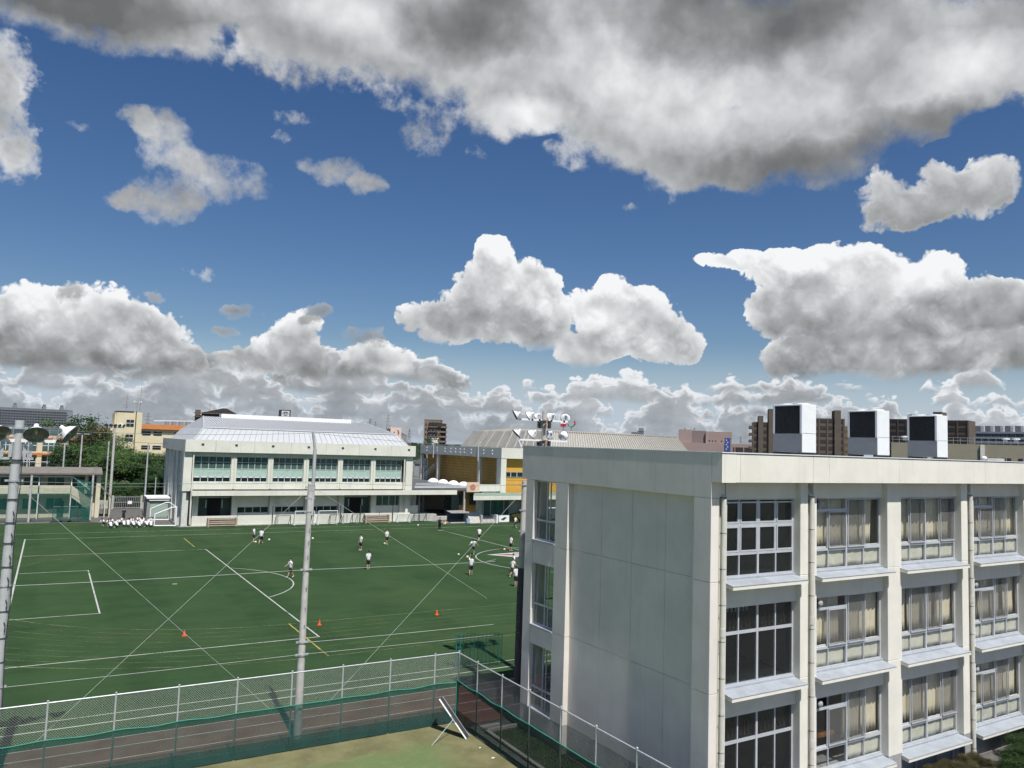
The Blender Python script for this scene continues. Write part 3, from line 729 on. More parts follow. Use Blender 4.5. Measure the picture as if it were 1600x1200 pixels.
def frame_bars(x0, x1, z0, z1, xs, zs, y=18.17):
    mb = MB(); t = .03
    mb.box(x0, x1, y-.02, y+.06, z0, z0+.06); mb.box(x0, x1, y-.02, y+.06, z1-.05, z1)
    for xx in (x0+t, x1-t): mb.box(xx-t, xx+t, y-.018, y+.058, z0, z1)
    for xx, w in xs: mb.box(xx-w, xx+w, y-.024 if w > .035 else y-.016, y+.05, z0+.02, z1-.02)
    for zz, w in zs: mb.box(x0, x1, y-.015, y+.05, zz-w, zz+w)
    return mb
def sash(parent, x0, x1, z0, z1, y, m):
    w = .035
    mb = MB(); mb.box(x0, x1, y-.012, y+.012, z0, z0+w*1.5); mb.box(x0, x1, y-.012, y+.012, z1-w, z1)
    mb.box(x0, x0+w, y-.0115, y+.0115, z0, z1); mb.box(x1-w, x1, y-.0115, y+.0115, z0, z1)
    mb.obj('sash', M_alu, parent)
    MB().box(x0+w, x1-w, y-.003, y+.003, z0+w*1.5, z1-w).obj('pane', m, parent)
M_screen = mat('insect_screen', (0.20, 0.20, 0.19), .8, .05, 5, alpha=.24)
def fan(parent, x, z):
    """round exhaust hood on the window's top left light"""
    mb = MB(); mb.lathe((x, 18.16, z), (0, -1, 0), [(0, .07), (.08, .07), (.10, .115), (.15, .12), (.19, .08), (.20, 0)], 14)
    mb.obj('exhaust_hood', mat('hood_grey', (.34, .35, .35), .5, .1, 6), parent, smooth=True)
    MB().box(x-.22, x+.02, 18.135, 18.15, z-.2, z+.2).obj('fan_plate', M_dark, parent)
BAY = [(18.87, 22.42), (23.28, 27.36), (28.22, 32.36), (33.28, 37.34), (38.20, 42.30)]
rw = random.Random(4)
for b, (x0, x1) in enumerate(BAY):
    w = (x1-x0)/4; xm = (x0+x1)/2
    for fl, z in enumerate(FL):
        zb, zh = z+.04, (10.60 if fl == 2 else z+2.58)
        if b == 0:
            if fl == 2: zs = [(z+.80, .05), (z+1.74, .05)]
            else: zs = [(z+1.70, .05)]
            f = frame_bars(x0, x1, zb, zh, [(x0+w, .025), (xm, .045), (x0+3*w, .025)], zs).obj('window', M_alu, sb)
            lv = [zb+.06]+[q for q, _ in zs]+[zh-.05]
            for k, (a, c) in enumerate(zip(lv[:-1], lv[1:])):
                for j in range(4):
                    gx0, gx1 = x0+j*w+.04, x0+(j+1)*w-.04; gz0, gz1 = a+(.05 if k else 0), c-.05
                    if fl == 2 and k:   # tilting lights have their own frames
                        q = MB(); t = .05
                        q.box(gx0, gx1, 18.145, 18.185, gz0, gz0+t); q.box(gx0, gx1, 18.145, 18.185, gz1-t, gz1)
                        q.box(gx0, gx0+t, 18.146, 18.184, gz0, gz1); q.box(gx1-t, gx1, 18.146, 18.184, gz0, gz1)
                        q.obj('sash', M_alu, f); gx0 += t; gx1 -= t; gz0 += t; gz1 -= t
                    MB().box(gx0, gx1, 18.18, 18.186, gz0, gz1).obj('pane', M_glassd, f)
            if fl < 2:
                st = MB()
                for k in range(17):
                    xx = x0+.25+k*.19+rw.uniform(-.02, .02); zz = z+1.78
                    st.box(xx, xx+.05, 18.32, 18.36, zz, zz+.22+rw.uniform(0, .05)); st.box(xx+.015, xx+.03, 18.33, 18.35, zz+.2, zz+.45)
                st.obj('hanging_brushes', mat('dull_wood', (.13, .08, .045), .7, .3, 9), f)
                MB().box(x0+.1, x1-.1, 18.30, 18.5, z+1.70, z+1.77).obj('shelf', M_roomd, f)
                ba = MB()
                for k in range(9 if fl == 0 else 14): ba.box(x0+.15+k*.19, x0+.24+k*.19, 19.4, 19.43, zh-.55, zh-.1)
                ba.obj('blind_slats', M_white, f)
        else:
            vent = b in (1, 3)
            xs_ = [(x0+w, .02), (xm, .045), (x0+3*w, .02)]
            mb = MB(); y = 18.17
            mb = frame_bars(x0, x1, zb, zh, [(xm, .045)], [(z+.755, .045)])
            for xx in (x0+w, x0+3*w): mb.box(xx-.02, xx+.02, y-.012, y+.04, zb+.05, z+.72)
            if vent: mb.box(x0+.05, xm-.04, y-.014, y+.052, zh-.50, zh-.40); mb.box(x0+w-.015, x0+w+.015, y-.01, y+.045, zh-.42, zh-.04)
            f = mb.obj('window', M_alu, sb)
            for j in range(4):
                MB().box(x0+j*w+.045, x0+(j+1)*w-.045, 18.19, 18.196, zb+.06, z+.72).obj('pane', M_glass, f)
            rr = random.Random(b*10+fl)
            # one sliding sash of each half stands before the other; an insect screen hangs outside it
            for h, (a, c) in enumerate(((x0, xm), (xm, x1))):
                top = zh-.50 if (vent and h == 0) else zh-.05
                sash(f, a+.05, a+w+.06, z+.80, top, 18.205, M_glass); sash(f, c-w-.06, c-.05, z+.80, top, 18.175, M_glass)
                lx = (a+w*.98) if (h == 0) else (a+.06 if rr.random() < .6 else c-w)
                q = MB(); q.box(lx, lx+w*.98, 18.118, 18.124, z+.83, top-.02); q.obj('insect_screen', M_screen, f)
                q = MB(); q.box(lx, lx+w*.98, 18.11, 18.132, z+.80, z+.84); q.box(lx, lx+w*.98, 18.11, 18.132, top-.03, top)
                q.box(lx, lx+.03, 18.111, 18.131, z+.80, top); q.box(lx+w*.98-.03, lx+w*.98, 18.111, 18.131, z+.80, top); q.obj('screen_frame', M_alu, f)
            if vent:
                fan(f, x0+.42, zh-.22)
                MB().box(x0+w+.03, xm-.05, 18.19, 18.196, zh-.40, zh-.05).obj('pane', M_glass, f)
            openbay = (b == 1 and fl == 0)
            for j in range(4):
                if openbay and j < 2: continue
                cx0 = x0+j*w+.03
                wid = w*rr.choice((.99, .99, .99, .98, .72))
                off = rr.choice((0, w-wid))
                curtain(f, cx0+off, cx0+off+wid, z+.80, zh-.02, 18.36, .032, 4, b*100+fl*10+j, M_curt, lean=rr.uniform(-.22, .22))
                curtain(f, cx0, cx0+w*.98, z+.06 if j != 2 else z+.12, z+.86, 18.235, .010, 2, b*77+fl*7+j, M_curt2, name='lower_curtain')
            if rr.random() < .55 or openbay: MB().box(x0+.1, x0+2*w, 18.62, 18.95, z+.90, z+1.02).obj('desk', M_wood, f)
            if b == 3: MB().box(x0+.1, x1-.2, 18.45, 18.5, z+.92, z+1.06).obj('shelf', M_wood, f)
        # sheet-metal sill slab thrown out below the window
        sx0, sx1 = x0+(-.02 if b in (0,) else -.09), x1+.03
        sl = MB().prism([(sx0, 17.55, z-.24), (sx0, 18.14, z-.16), (sx0, 18.14, z-.02), (sx0, 17.55, z-.125)], (sx1-sx0, 0, 0)).obj('sill_slab', M_cream, sb)
        MB().prism([(sx0-.01, 17.535, z-.121), (sx0-.01, 18.14, z-.016), (sx0-.01, 18.14, z-.006), (sx0-.01, 17.535, z-.111)], (sx1-sx0+.02, 0, 0)).obj('sill_cover', M_sill, sl)
        MB().box(x0, x1, 18.06, 18.16, z-.03, z+.04).obj('window_ledge', M_sill, sl)
    # near-black sheets behind the first bay paint in the unlit stair hall's gloom
    if b == 0:
        for z in FL: P('gloom_sheet', M_roomd, x0-.05, x1+.1, 20.6, 20.7, z, z+3.1)
        for z in FL: P('gloom_sheet', M_roomd, x0-.02, x1+.3, 18.45, 20.6, z+.001, z+.02)
# ---- downpipes with brackets
for px in (18.66, 22.95, 32.95, 42.9):
    pm = MB(); pm.tube((px, 17.80, 0), (px, 17.80, 10.62), .085, seg=12); pm.tube((px, 17.80, 10.62), (px+.02, 18.02, 10.84), .085, .08, 12)
    for z in (2.2, 6.3): pm.tube((px, 17.80, z), (px, 17.80, z+.26), .10, seg=12)
    pp = pm.obj('downpipe', M_pipe, sb, smooth='sides')
    for k in range(10):
        z = .5+k*1.13
        q = MB(); q.tube((px, 17.80, z-.008), (px, 17.80, z+.008), .089, seg=10); q.box(px-.15, px-.085, 17.79, 17.82, z-.014, z+.014); q.box(px+.085, px+.11, 17.79, 17.82, z-.014, z+.014); q.obj('bracket', M_dark, pp)
    MB().tube((px-.17, 17.93, 0), (px-.17, 17.93, 11.15), .022, seg=6).obj('conduit', M_pipe, sb)
# below-floor grilles seen under the last sills
for x in (29.2, 30.6, 31.7): P('vent_rail', M_alu, x, x+.05, 17.92, 17.97, 0, .95)

# ---- three outdoor air-conditioning units on the roof
M_acw = mat('unit_paint', (0.74, 0.76, 0.76), .4, .025, 2, streak=.04)
M_fin = mat('coil_fins', (0.012, 0.012, 0.013), .7, .2, 6)
def ac_unit(x, y, label):
    w, d, h, z = .84, 1.42, 2.0, 12.10
    t = thing('air_conditioner', label, 'air conditioner', (x, y, 12.0), 'air conditioners on the school roof')
    b = MB(); b.box(x+.012, x+w, y, y+d, z+.10, z+h); bevel(b.obj('cabinet', M_acw, t), .02, 2)
    f = MB(); f.box(x-.012, x+.012, y+.012, y+.10, z+.84, z+h-.02); f.box(x-.012, x+.012, y+d-.10, y+d-.012, z+.84, z+h-.02)
    f.box(x-.012, x+.012, y+.10, y+d-.10, z+h-.06, z+h-.02); f.obj('coil_frame', M_acw, t)
    MB().box(x+.001, x+.011, y+.1, y+d-.1, z+.84, z+h-.06).obj('coil', M_fin, t)
    g = MB()
    for k in range(36): g.box(x-.006, x+.001, y+.1+k*(d-.2)/36, y+.108+k*(d-.2)/36, z+.85, z+h-.07)
    g.obj('coil_guard', M_dark, t)
    MB().box(x-.004, x+.011, y+.012, y+d-.012, z+.11, z+.83).obj('lower_side_shade', mat('unit_side_shade', (0.30, 0.31, 0.32), .5, .03, 2), t)  # lower side of the white unit, its shade put into a darker grey
    MB().box(x+.02, x+w-.012, y-.005, y+.001, z+.852, z+.860).obj('seam', M_dark, t)
    s = MB(); s.box(x-.003, x-.006, y+.35, y+.385, z+.72, z+.745); s.box(x-.003, x-.006, y+1.0, y+1.06, z+.66, z+.672); s.obj('latch', M_dark, t)
    c = MB(); c.lathe((x+w/2, y+.38, z+h), (0, 0, 1), [(-.01, .34), (.05, .34), (.05, .30), (-.01, .28)], 20); c.lathe((x+w/2, y+1.04, z+h), (0, 0, 1), [(-.01, .34), (.05, .34), (.05, .30), (-.01, .28)], 20); c.obj('fan_ring', M_acw, t)
    for yy in (y+.06, y+d-.16): MB().box(x-.06, x+w+.06, yy, yy+.1, 12.0, z+.10).obj('base_rail', M_dark, t)
    pp = MB(); pp.path([(x+w, y+.5, 12.28), (x+w+.30, y+.5, 12.28), (x+w+.30, y+.5, 12.02)], .035); pp.path([(x+w, y+.6, 12.2), (x+w+.22, y+.6, 12.2), (x+w+.22, y+.6, 12.02)], .03)
    pp.obj('refrigerant_pipe', M_steel, t)
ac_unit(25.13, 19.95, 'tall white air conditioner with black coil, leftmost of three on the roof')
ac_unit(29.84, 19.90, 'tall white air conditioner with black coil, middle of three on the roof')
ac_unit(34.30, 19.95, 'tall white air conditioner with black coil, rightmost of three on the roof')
q = thing('roof_light_fitting', 'low grey metal fitting on the roof right of the air conditioners', 'roof fitting', (40.0, 20.5, 12.0))
a = MB(); a.box(39.3, 40.9, 20.4, 20.7, 12.12, 12.25); a.obj('cover', M_conc, q)
a = MB(); a.lathe((39.3, 20.55, 12.2), (0, 0, 1), [(-.08, .05), (0, .14), (.10, .12), (.14, 0)], 12); a.obj('globe', M_white, q, smooth=True)
a = MB(); a.box(39.5, 39.56, 20.5, 20.6, 12.0, 12.12); a.box(40.7, 40.76, 20.5, 20.6, 12.0, 12.12); a.obj('foot', M_dark, q)

# ================================================================== fence round the tennis court
M_link = mat('chain_link_wire', (0.40, 0.42, 0.41), .5, .08, 20, metal=.3)
M_post = mat('fence_post', (0.50, 0.52, 0.54), .45, .1, 6, metal=.35)
M_scr = mat('green_windscreen', (0.012, 0.070, 0.060), .85, .18, 1.2, alpha=.66)
M_hem = mat('green_hem', (0.03, 0.24, 0.17), .7, .1, 3)
def chain(name, a, b, z0, z1, parent, d=.085, t=.0036):
    """two sets of slanting wires over the whole panel"""
    a, b = Vector(a), Vector(b); L = (b-a).length; u = (b-a)/L; n_ = Vector((-u.y, u.x)); H = z1-z0
    mb = MB(); k = int((L+H)/d)
    for i in range(k+1):
        for s in (1, -1):
            s0 = i*d-H
            p0, p1 = (s0, 0.0), (s0+H, H)
            if p0[0] < 0: p0 = (0.0, -s0)
            if p1[0] > L: p1 = (L, L-s0)
            if p1[0]-p0[0] < .01: continue
            if s < 0: p0, p1 = (L-p0[0], p0[1]), (L-p1[0], p1[1])
            q0 = a+u*p0[0]; q1 = a+u*p1[0]; off = n_*(.003*s)
            mb.tube((q0.x+off.x, q0.y+off.y, z0+p0[1]), (q1.x+off.x, q1.y+off.y, z0+p1[1]), t, seg=3, cap=False)
    return kind(mb.obj(name, M_link, parent), 'stuff')
def fence(label, a, b, posts, scr_z, dark):
    a2, b2 = Vector(a), Vector(b); u = (b2-a2).normalized(); n_ = Vector((-u.y, u.x))
    f = thing('court_fence', label, 'fence', (a[0], a[1], 0), 'fence round the tennis court')
    for s in posts:
        q = a2+u*s
        pm = MB(); pm.tube((q.x, q.y, 0), (q.x, q.y, 3.02), .032, seg=8); pm.lathe((q.x, q.y, 3.02), (0, 0, 1), [(0, .038), (.03, .034), (.05, 0)], 8)
        pm.obj('post', M_post, f)
    for z, r in ((2.97, .024), (.06, .02)): MB().tube((a2.x, a2.y, z), (b2.x, b2.y, z), r, seg=6).obj('rail', M_post, f)
    chain('chain_link', a, b, 1.55, 2.96, f)
    # windscreen cloth tied to the court side, sagging a little between ties
    L = (b2-a2).length; k = int(L/.34); v = []; fc = []
    rr = random.Random(int(L*10))
    for i in range(k+1):
        q = a2+u*(L*i/k)+n_*(dark*(.05+.012*math.sin(i*1.3)))
        top = scr_z+.012*math.sin(i*.9)+.018*math.cos(i*2*math.pi/(2.05/.34))
        v += [(q.x, q.y, top), (q.x+n_.x*.012*dark*math.sin(i*2.1), q.y+n_.y*.012*dark*math.sin(i*2.1), top*.5), (q.x, q.y, .05+.02*rr.random())]
    for i in range(k):
        o = 3*i; fc += [(o, o+1, o+4, o+3), (o+1, o+2, o+5, o+4)]
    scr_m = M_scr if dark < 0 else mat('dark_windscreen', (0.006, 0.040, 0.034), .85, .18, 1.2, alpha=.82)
    MB().poly(v, fc).obj('windscreen', scr_m, f)
    hem = MB(); hem.path([Vector(v[3*i])+Vector((n_.x, n_.y, 0))*dark*.004 for i in range(k+1)], .020, 5); hem.obj('hem', M_hem, f)
    # doubled cloth along the foot
    MB().poly([(x-n_.x*.01*dark, y-n_.y*.01*dark, .56 if j % 2 == 0 else .045) for i in range(k+1) for j, (x, y) in enumerate(((v[3*i][0], v[3*i][1]),)*2)], [(2*i, 2*i+1, 2*i+3, 2*i+2) for i in range(k)]).obj('foot_band', M_scr, f)
    return f
FX = 16.02; FY = 30.7
fence('chain link fence with green windscreen between the tennis court and the red track', (-9.7, FY), (FX, FY), [i*2.05+.0 for i in range(13)], 1.74, -1)
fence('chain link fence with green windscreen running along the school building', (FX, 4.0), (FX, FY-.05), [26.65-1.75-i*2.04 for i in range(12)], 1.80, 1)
g = thing('corner_post', 'green corner post where the two court fences meet', 'post', (FX, FY, 0))
MB().tube((FX+.04, FY+.0, 0), (FX+.04, FY+.0, 3.05), .04, seg=8).obj('post', M_post, g)
MB().tube((FX-.06, FY-.06, 0), (FX-.06, FY-.06, 1.76), .028, seg=6).obj('cloth_edge', M_hem, g)
# gathered green net hanging from a pair of poles behind the corner
M_net = mat('green_net', (0.012, 0.11, 0.085), .85, .2, 3, alpha=.32)
gn = thing('sliding_net', 'green net gathered on two green poles behind the fence corner', 'net', (19.7, 37.9, 0))
for x in (19.62, 19.86): MB().tube((x, 37.9, 0), (x, 37.9, 1.85), .035, seg=8).obj('pole', mat('green_pole', (0.01, .15, .12), .6, .1, 4), gn)
v = []; fc = []
for i in range(41):
    x = 19.64+2.6*(i/40)**1.1; y = 37.9+.16*math.sin(i*1.9)-i*.012
    v += [(x, y, 1.78-.05*math.sin(i*.35)), (x, y+.05*math.sin(i), 0.02)]
for i in range(40): fc.append((2*i, 2*i+1, 2*i+3, 2*i+2))
MB().poly(v, fc).obj('net', M_net, gn)

# ---- the board leaning in the corner of the court: a light frame on edge with a prop
lb = thing('leaning_board', 'dark board with white edge propped up in the court corner', 'board', (15.3, 29.0, 0))
A = Vector((15.50, 28.75, .02)); B = Vector((14.72, 29.80, 1.42)); dpt = Vector((.10, .12, 0)); th = Vector((.55, .42, .10))
wd = (B-A).normalized(); sd = Vector((.62, .48, .0)).normalized(); nr = wd.cross(sd).normalized()
mb = MB(); mb.prism([A, B, B+sd*.34, A+sd*.34], nr*.03); mb.obj('panel', M_dark, lb)
MB().tube(A, A+(B-A)*.40, .032, seg=6).obj('edge_bar', M_white, lb); MB().tube(A+(B-A)*.56, B, .032, seg=6).obj('edge_bar', M_white, lb)
MB().tube(A+(B-A)*.40, A+(B-A)*.56, .026, seg=6).obj('hinge_bar', M_steel, lb)
MB().tube(A+sd*.34, B+sd*.34, .014, seg=5).obj('edge_bar', M_steel, lb)
MB().tube(A+(B-A)*.48, (13.95, 28.75, .02), .016, seg=5).obj('prop', M_steel, lb)
for i, (x, y) in enumerate(((15.55, 27.7), (15.50, 26.6))):
    tag(MB().box(x, x+.08+.05*(i % 2), y, y+.05, .012, .03).obj('court_tape_scrap', M_white), ['white scrap of tape on the court nearest the board', 'larger white scrap of tape by the side fence', 'small white scrap of tape farther into the court', 'white scrap of tape at the bottom edge by the fence'][i], 'tape')

# ================================================================== poles, floodlights and net cables
M_pole = mat('concrete_pole', (0.46, 0.45, 0.43), .85, .12, 3.0, streak=.25, bump=.25)
M_pole2 = mat('painted_pole', (0.42, 0.43, 0.44), .5, .07, 3, streak=.15)
M_lens = glass('floodlight_glass', (0.85, 0.88, 0.86), .04, .985)
M_lamp = mat('lamp_shell', (0.74, 0.75, 0.76), .4, .05, 5, streak=.1)
def pole(t, x, y, h, r0, r1, m, z0=0):
    return MB().tube((x, y, z0), (x, y, h), r0, r1, 24).obj('pole', m, t, smooth='sides')
def clamp_(t, x, y, z, r):
    mb = MB(); mb.tube((x, y, z-.03), (x, y, z+.03), r+.012, seg=14)
    for s in (-1, 1): mb.box(x+s*(r+.01), x+s*(r+.10), y-.03, y+.03, z-.035, z+.035)
    mb.obj('clamp', M_steel, t)
def floodlight(t, p, d, size=.34, stem=None, shell=None):
    """bell-shaped lamp at p aimed along d; stem joins it to the cross-arm"""
    p = Vector(p); d = Vector(d).normalized(); s = size
    mb = MB(); mb.lathe(p, d, [(-s*1.25, 0), (-s*1.22, s*.20), (-s*.85, s*.23), (-s*.62, s*.52), (-s*.1, s*.92), (0, s)], 20)
    o = mb.obj('floodlight', shell or M_lamp, t, smooth=True)
    q = MB(); q.lathe(p, d, [(-.004, s*.985), (-s*.12, s*.88), (-s*.6, s*.46), (-s*.72, .02), (-s*.72, 0)], 20); q.obj('reflector', mat('dull_reflector', (.20, .215, .205), .45, .15, 9, metal=.3), o, smooth=True)
    q = MB(); q.lathe(p+d*.004, d, [(0, s*.965), (.012, s*.95), (.03, s*.6), (.035, 0)], 20); q.obj('lens', M_lens, o, smooth=True)
    q = MB(); q.lathe(p-d*s*.45, d, [(-.12, .015), (-.1, .05), (.05, .06), (.10, .04), (.14, 0)], 10); q.obj('bulb', M_white, o)
    q = MB(); q.lathe(p+d*.0, d, [(-.03, s*1.0), (.0, s*1.03), (.012, s*1.0), (0, s*.965)], 20); q.obj('rim', M_dark, o)
    if stem is not None: 
        b = MB(); b.tube(p-d*s*.75, stem, .03, seg=6); b.box(stem[0]-.06, stem[0]+.06, stem[1]-.05, stem[1]+.05, stem[2]-.05, stem[2]+.06); b.obj('bracket', M_steel, o)
# left floodlight pole, almost touching the picture edge
PX = -.97; PYL = 31.9
fl = thing('floodlight_pole', 'thick white pole with floodlights and cables at the left edge of the picture', 'floodlight pole', (PX, PYL, 0), 'floodlight poles')
pole(fl, PX, PYL, 10.9, .185, .15, M_pole2); pole(fl, PX+.02, PYL+.05, 12.42, .15, .145, M_pole2, 10.9)
for z in (12.15, 10.33, 6.75, 3.35): clamp_(fl, PX, PYL, z, .175)
for z in (9.7, 8.9, 8.2, 7.4, 5.9, 5.0, 4.2, 2.6, 11.05): MB().tube((PX, PYL, z-.012), (PX, PYL, z+.012), .195, seg=14).obj('band', M_dark, fl)
MB().box(PX-.95, PX+1.15, PYL-.06, PYL+.06, 11.66, 11.77).obj('crossarm', M_lamp, fl)
for sx in (-.42, -.18, .24, .42): MB().box(PX+sx-.05, PX+sx+.05, PYL-.20, PYL-.10, 11.15, 11.60).obj('ballast_box', M_steel, fl)
for sx in (-.34, .36): MB().box(PX+sx-.16, PX+sx+.16, PYL-.22, PYL-.02, 11.06, 11.14).obj('bracket', M_steel, fl)
cb = MB(); pts = [(PX+.17+.03*math.sin(i*.8), PYL-.18+.01*math.cos(i), 11.1-i*.46) for i in range(25)]; cb.path(pts, .017, 5); cb.obj('cable', M_dark, fl)
for k in range(6):
    cb = MB(); z = 9.3-k*.75; cb.path([(PX+.05, PYL-.19, z), (PX+.10, PYL-.20, z-.12), (PX+.08, PYL-.20, z-.34)], .014, 5); cb.obj('step_bolt', M_dark, fl)
floodlight(fl, (PX+.55, PYL-.38, 11.93), (.05, -.62, -.72), .38, (PX+.58, PYL, 11.75))
floodlight(fl, (PX-.56, PYL-.38, 11.93), (.30, -.58, -.72), .38, (PX-.55, PYL, 11.75))
floodlight(fl, (PX+1.62, PYL-.10, 11.98), (.80, -.28, -.62), .38, (PX+1.12, PYL, 11.78))
# middle pole: concrete below, bent steel tube strapped to its head
mp = thing('net_pole', 'tall grey concrete pole with bent steel extension in the middle of the field view', 'pole', (9.42, 31.9, 0))
pole(mp, 9.42, 31.9, 10.25, .165, .105, M_pole)
e = MB(); e.tube((9.52, 31.86, 8.95), (9.52, 31.86, 11.7), .075, seg=12); e.tube((9.52, 31.86, 11.7), (9.38, 31.84, 12.42), .06, .055, 12); e.obj('steel_extension', M_pole2, mp, smooth='sides')
for z, r in ((10.1, .10), (9.65, .11), (9.1, .12), (6.73, .14), (3.81, .165), (3.30, .17)): clamp_(mp, 9.43, 31.9, z, r)
for z in (5.2, 6.0, 7.3, 7.9, 8.4, 4.5): MB().lathe((9.43, 31.74, z), (0, -1, 0), [(0, .018), (.05, .018), (.05, 0)], 6).obj('step_hole', M_dark, mp)
MB().tube((9.45, 31.86, 8.55), (9.52, 31.86, 8.95), .045, seg=8).obj('sleeve', M_dark, mp)
# right net pole by the school's far corner, its foot sheathed dark
rp = thing('net_pole', 'concrete pole with dark sheathed foot beside the far corner of the school', 'pole', (19.9, 31.9, 0))
pole(rp, 19.9, 31.9, 10.4, .165, .12, M_pole, 6.2)
MB().tube((19.9, 31.9, 0), (19.9, 31.9, 6.25), .22, .19, 20).obj('sheath', mat('dark_sheath', (0.07, .075, .08), .7, .15, 2), rp, smooth='sides')
for z in (10.2, 9.0, 8.0, 6.75, 3.35): clamp_(rp, 19.9, 31.9, z, .14)
MB().box(20.02, 20.12, 31.8, 31.95, 8.3, 10.1).obj('conduit', M_dark, rp)
# right floodlight pole, rising behind the school roof
fr = thing('floodlight_pole', 'rusty concrete floodlight pole with two rows of lamps behind the school roof', 'floodlight pole', (22.4, 34.1, 0), 'floodlight poles')
pole(fr, 22.4, 34.1, 13.95, .20, .125, M_pole)
for z in (13.48, 12.42):
    MB().box(22.4-1.55, 22.4-.20, 34.0, 34.1, z-.05, z+.04).obj('crossarm', M_white, fr); MB().box(22.4+.20, 22.4+1.45, 34.0, 34.1, z-.06, z+.03).obj('crossarm', M_white, fr)
    MB().tube((22.4, 34.1, z-.03), (22.4, 34.1, z+.03), .21, seg=14).obj('clamp', M_rust, fr)
    for k in range(7):
        a = k*.9; MB().box(22.4+.30*math.cos(a)-.06, 22.4+.30*math.cos(a)+.06, 34.1+.30*math.sin(a)-.05, 34.1+.30*math.sin(a)+.05, z-.42, z-.02).obj('ballast_box', M_rust if k % 2 else M_dark, fr)
for z, lst in ((13.62, ((-1.80, (-.75, .35, -.45)), (-.95, (-.45, .70, -.5)), (-.42, (.0, .8, -.5)), (.45, (.05, .85, -.45)), (1.40, (.35, .8, -.45)))),
               (12.66, ((-1.70, (-.65, .3, -.7)), (-.75, (-.35, .65, -.6)), (.38, (.1, .85, -.5)), (1.30, (.75, .6, -.2))))):
    for dx, d in lst: floodlight(fr, (22.4+dx, 34.05+.12, z+.05), d, .27 if dx != -.42 else .20, (22.4+dx*.86, 34.05, z-.16), )
MB().tube((22.4-1.62, 34.05, 12.4), (22.4-1.45, 34.05, 12.05), .05, seg=6).obj('strut', M_white, fr)
# second row of field-side net poles and lamp standards beyond the pitch, seen over the pavilion
# ---- net cables strung between the three poles
M_cab = mat('net_cable', (0.42, 0.45, 0.42), .6, .1, 5)
M_cabg = mat('green_cable', (0.16, 0.24, 0.20), .7, .1, 5)
def cable(label, pts, r, m=None, sag=.0, name='net_cable', group='net cables between the poles'):
    out = []
    for a, b in zip(pts[:-1], pts[1:]):
        a, b = Vector(a), Vector(b)
        for i in range(8): t = i/8; q = a.lerp(b, t); q.z -= sag*4*t*(1-t); out.append(q)
    out.append(Vector(pts[-1]))
    c = MB().path(out, r, 4).obj(name, m or M_cab)
    return tag(c, label, 'cable', group)
for z, sg, m, nm in ((12.12, .12, M_cabg, 'topmost green net cable strung from the left floodlight pole'), (10.30, .06, M_cabg, 'second net cable from the top strung level between the poles'), (6.75, .03, M_cab, 'net cable crossing the field at mid height of the poles'), (3.36, .02, M_cab, 'lowest net cable crossing the field just above the fence')):
    zz = 12.35 if z > 12 else z
    cable(nm, [(-.97, 31.75, z), (9.42, 31.72, zz), (19.9, 31.75, z-.1)], .007, m, sg)
cable('net cable running right from the middle pole a little above the lowest one', [(9.42, 31.72, 3.82), (19.9, 31.75, 3.75)], .008, M_cab, .02)
cable('white diagonal stay wire falling right from the left floodlight pole', [(-.97, 31.7, 10.3), (9.42, 31.7, .2)], .0065)
cable('white diagonal stay wire falling left from the middle pole head', [(9.42, 31.7, 10.15), (-.97, 31.7, .2)], .0065)
cable('white diagonal stay wire falling right from the middle pole head', [(9.42, 31.7, 10.15), (17.9, 31.7, 5.0), ], .0065)
cable('white diagonal stay wire falling left from the pole by the school corner', [(19.9, 31.7, 10.1), (9.42, 31.7, .2)], .0065)

# ================================================================== white gymnasium
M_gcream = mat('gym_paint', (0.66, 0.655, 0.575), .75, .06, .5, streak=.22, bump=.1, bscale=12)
M_gshade = mat('gym_paint_shade', (0.56, 0.57, 0.53), .8, .08, .6, streak=.3)  # darker copy of the gym paint, shade of side and rear put into the colour
M_roofm = mat('roof_sheet', (0.36, 0.375, 0.395), .7, .03, .3)
M_rooff = mat('roof_fascia_sheet', (0.42, 0.435, 0.455), .7, .03, .3)
M_gglass = mat('green_tinted_glass', (0.065, 0.115, 0.100), .12, .2, .6, spec=.6)
M_gcurt = mat('green_curtain', (0.36, 0.50, 0.43), .85, .12, 2.5)
M_gframe = mat('gym_frame', (0.44, 0.50, 0.49), .5, .06, 3)
M_dkglass = mat('dark_glass', (0.012, 0.020, 0.022), .1, .2, 1, spec=.6)
M_door = mat('dark_green_door', (0.045, 0.075, 0.060), .35, .15, 1)
M_beam = mat('soiled_ledge', (0.33, 0.32, 0.29), .9, .18, .8, streak=.2)
GY = 109.5; GXL = 15.33; GXR = 48.2
gy = thing('gymnasium', 'white two storey gymnasium with pale blue hipped metal roof across the field', 'building', (GXL, GY, 0))
def Gb(name, m, *a): return box(name, m, gy, *a)
# body
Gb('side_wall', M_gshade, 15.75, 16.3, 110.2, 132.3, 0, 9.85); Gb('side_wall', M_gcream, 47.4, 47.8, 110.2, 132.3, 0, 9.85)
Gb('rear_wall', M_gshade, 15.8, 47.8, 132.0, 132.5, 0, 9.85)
Gb('end_pier', M_gcream, 15.33, 16.35, 109.45, 110.9, 4.66, 9.85); Gb('end_pier', M_gcream, 46.9, 48.0, 109.45, 110.9, 4.66, 9.85)
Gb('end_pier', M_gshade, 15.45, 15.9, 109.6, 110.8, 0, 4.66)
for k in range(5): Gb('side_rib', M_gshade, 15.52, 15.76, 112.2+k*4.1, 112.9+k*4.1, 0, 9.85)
for k in range(3): MB().prism([(15.1, 111.6+k*1.2, 0), (15.76, 111.6+k*1.2, 0), (15.76, 111.6+k*1.2, 2.0-k*.3)], (0, .25, 0)).obj('buttress', M_gshade, gy)
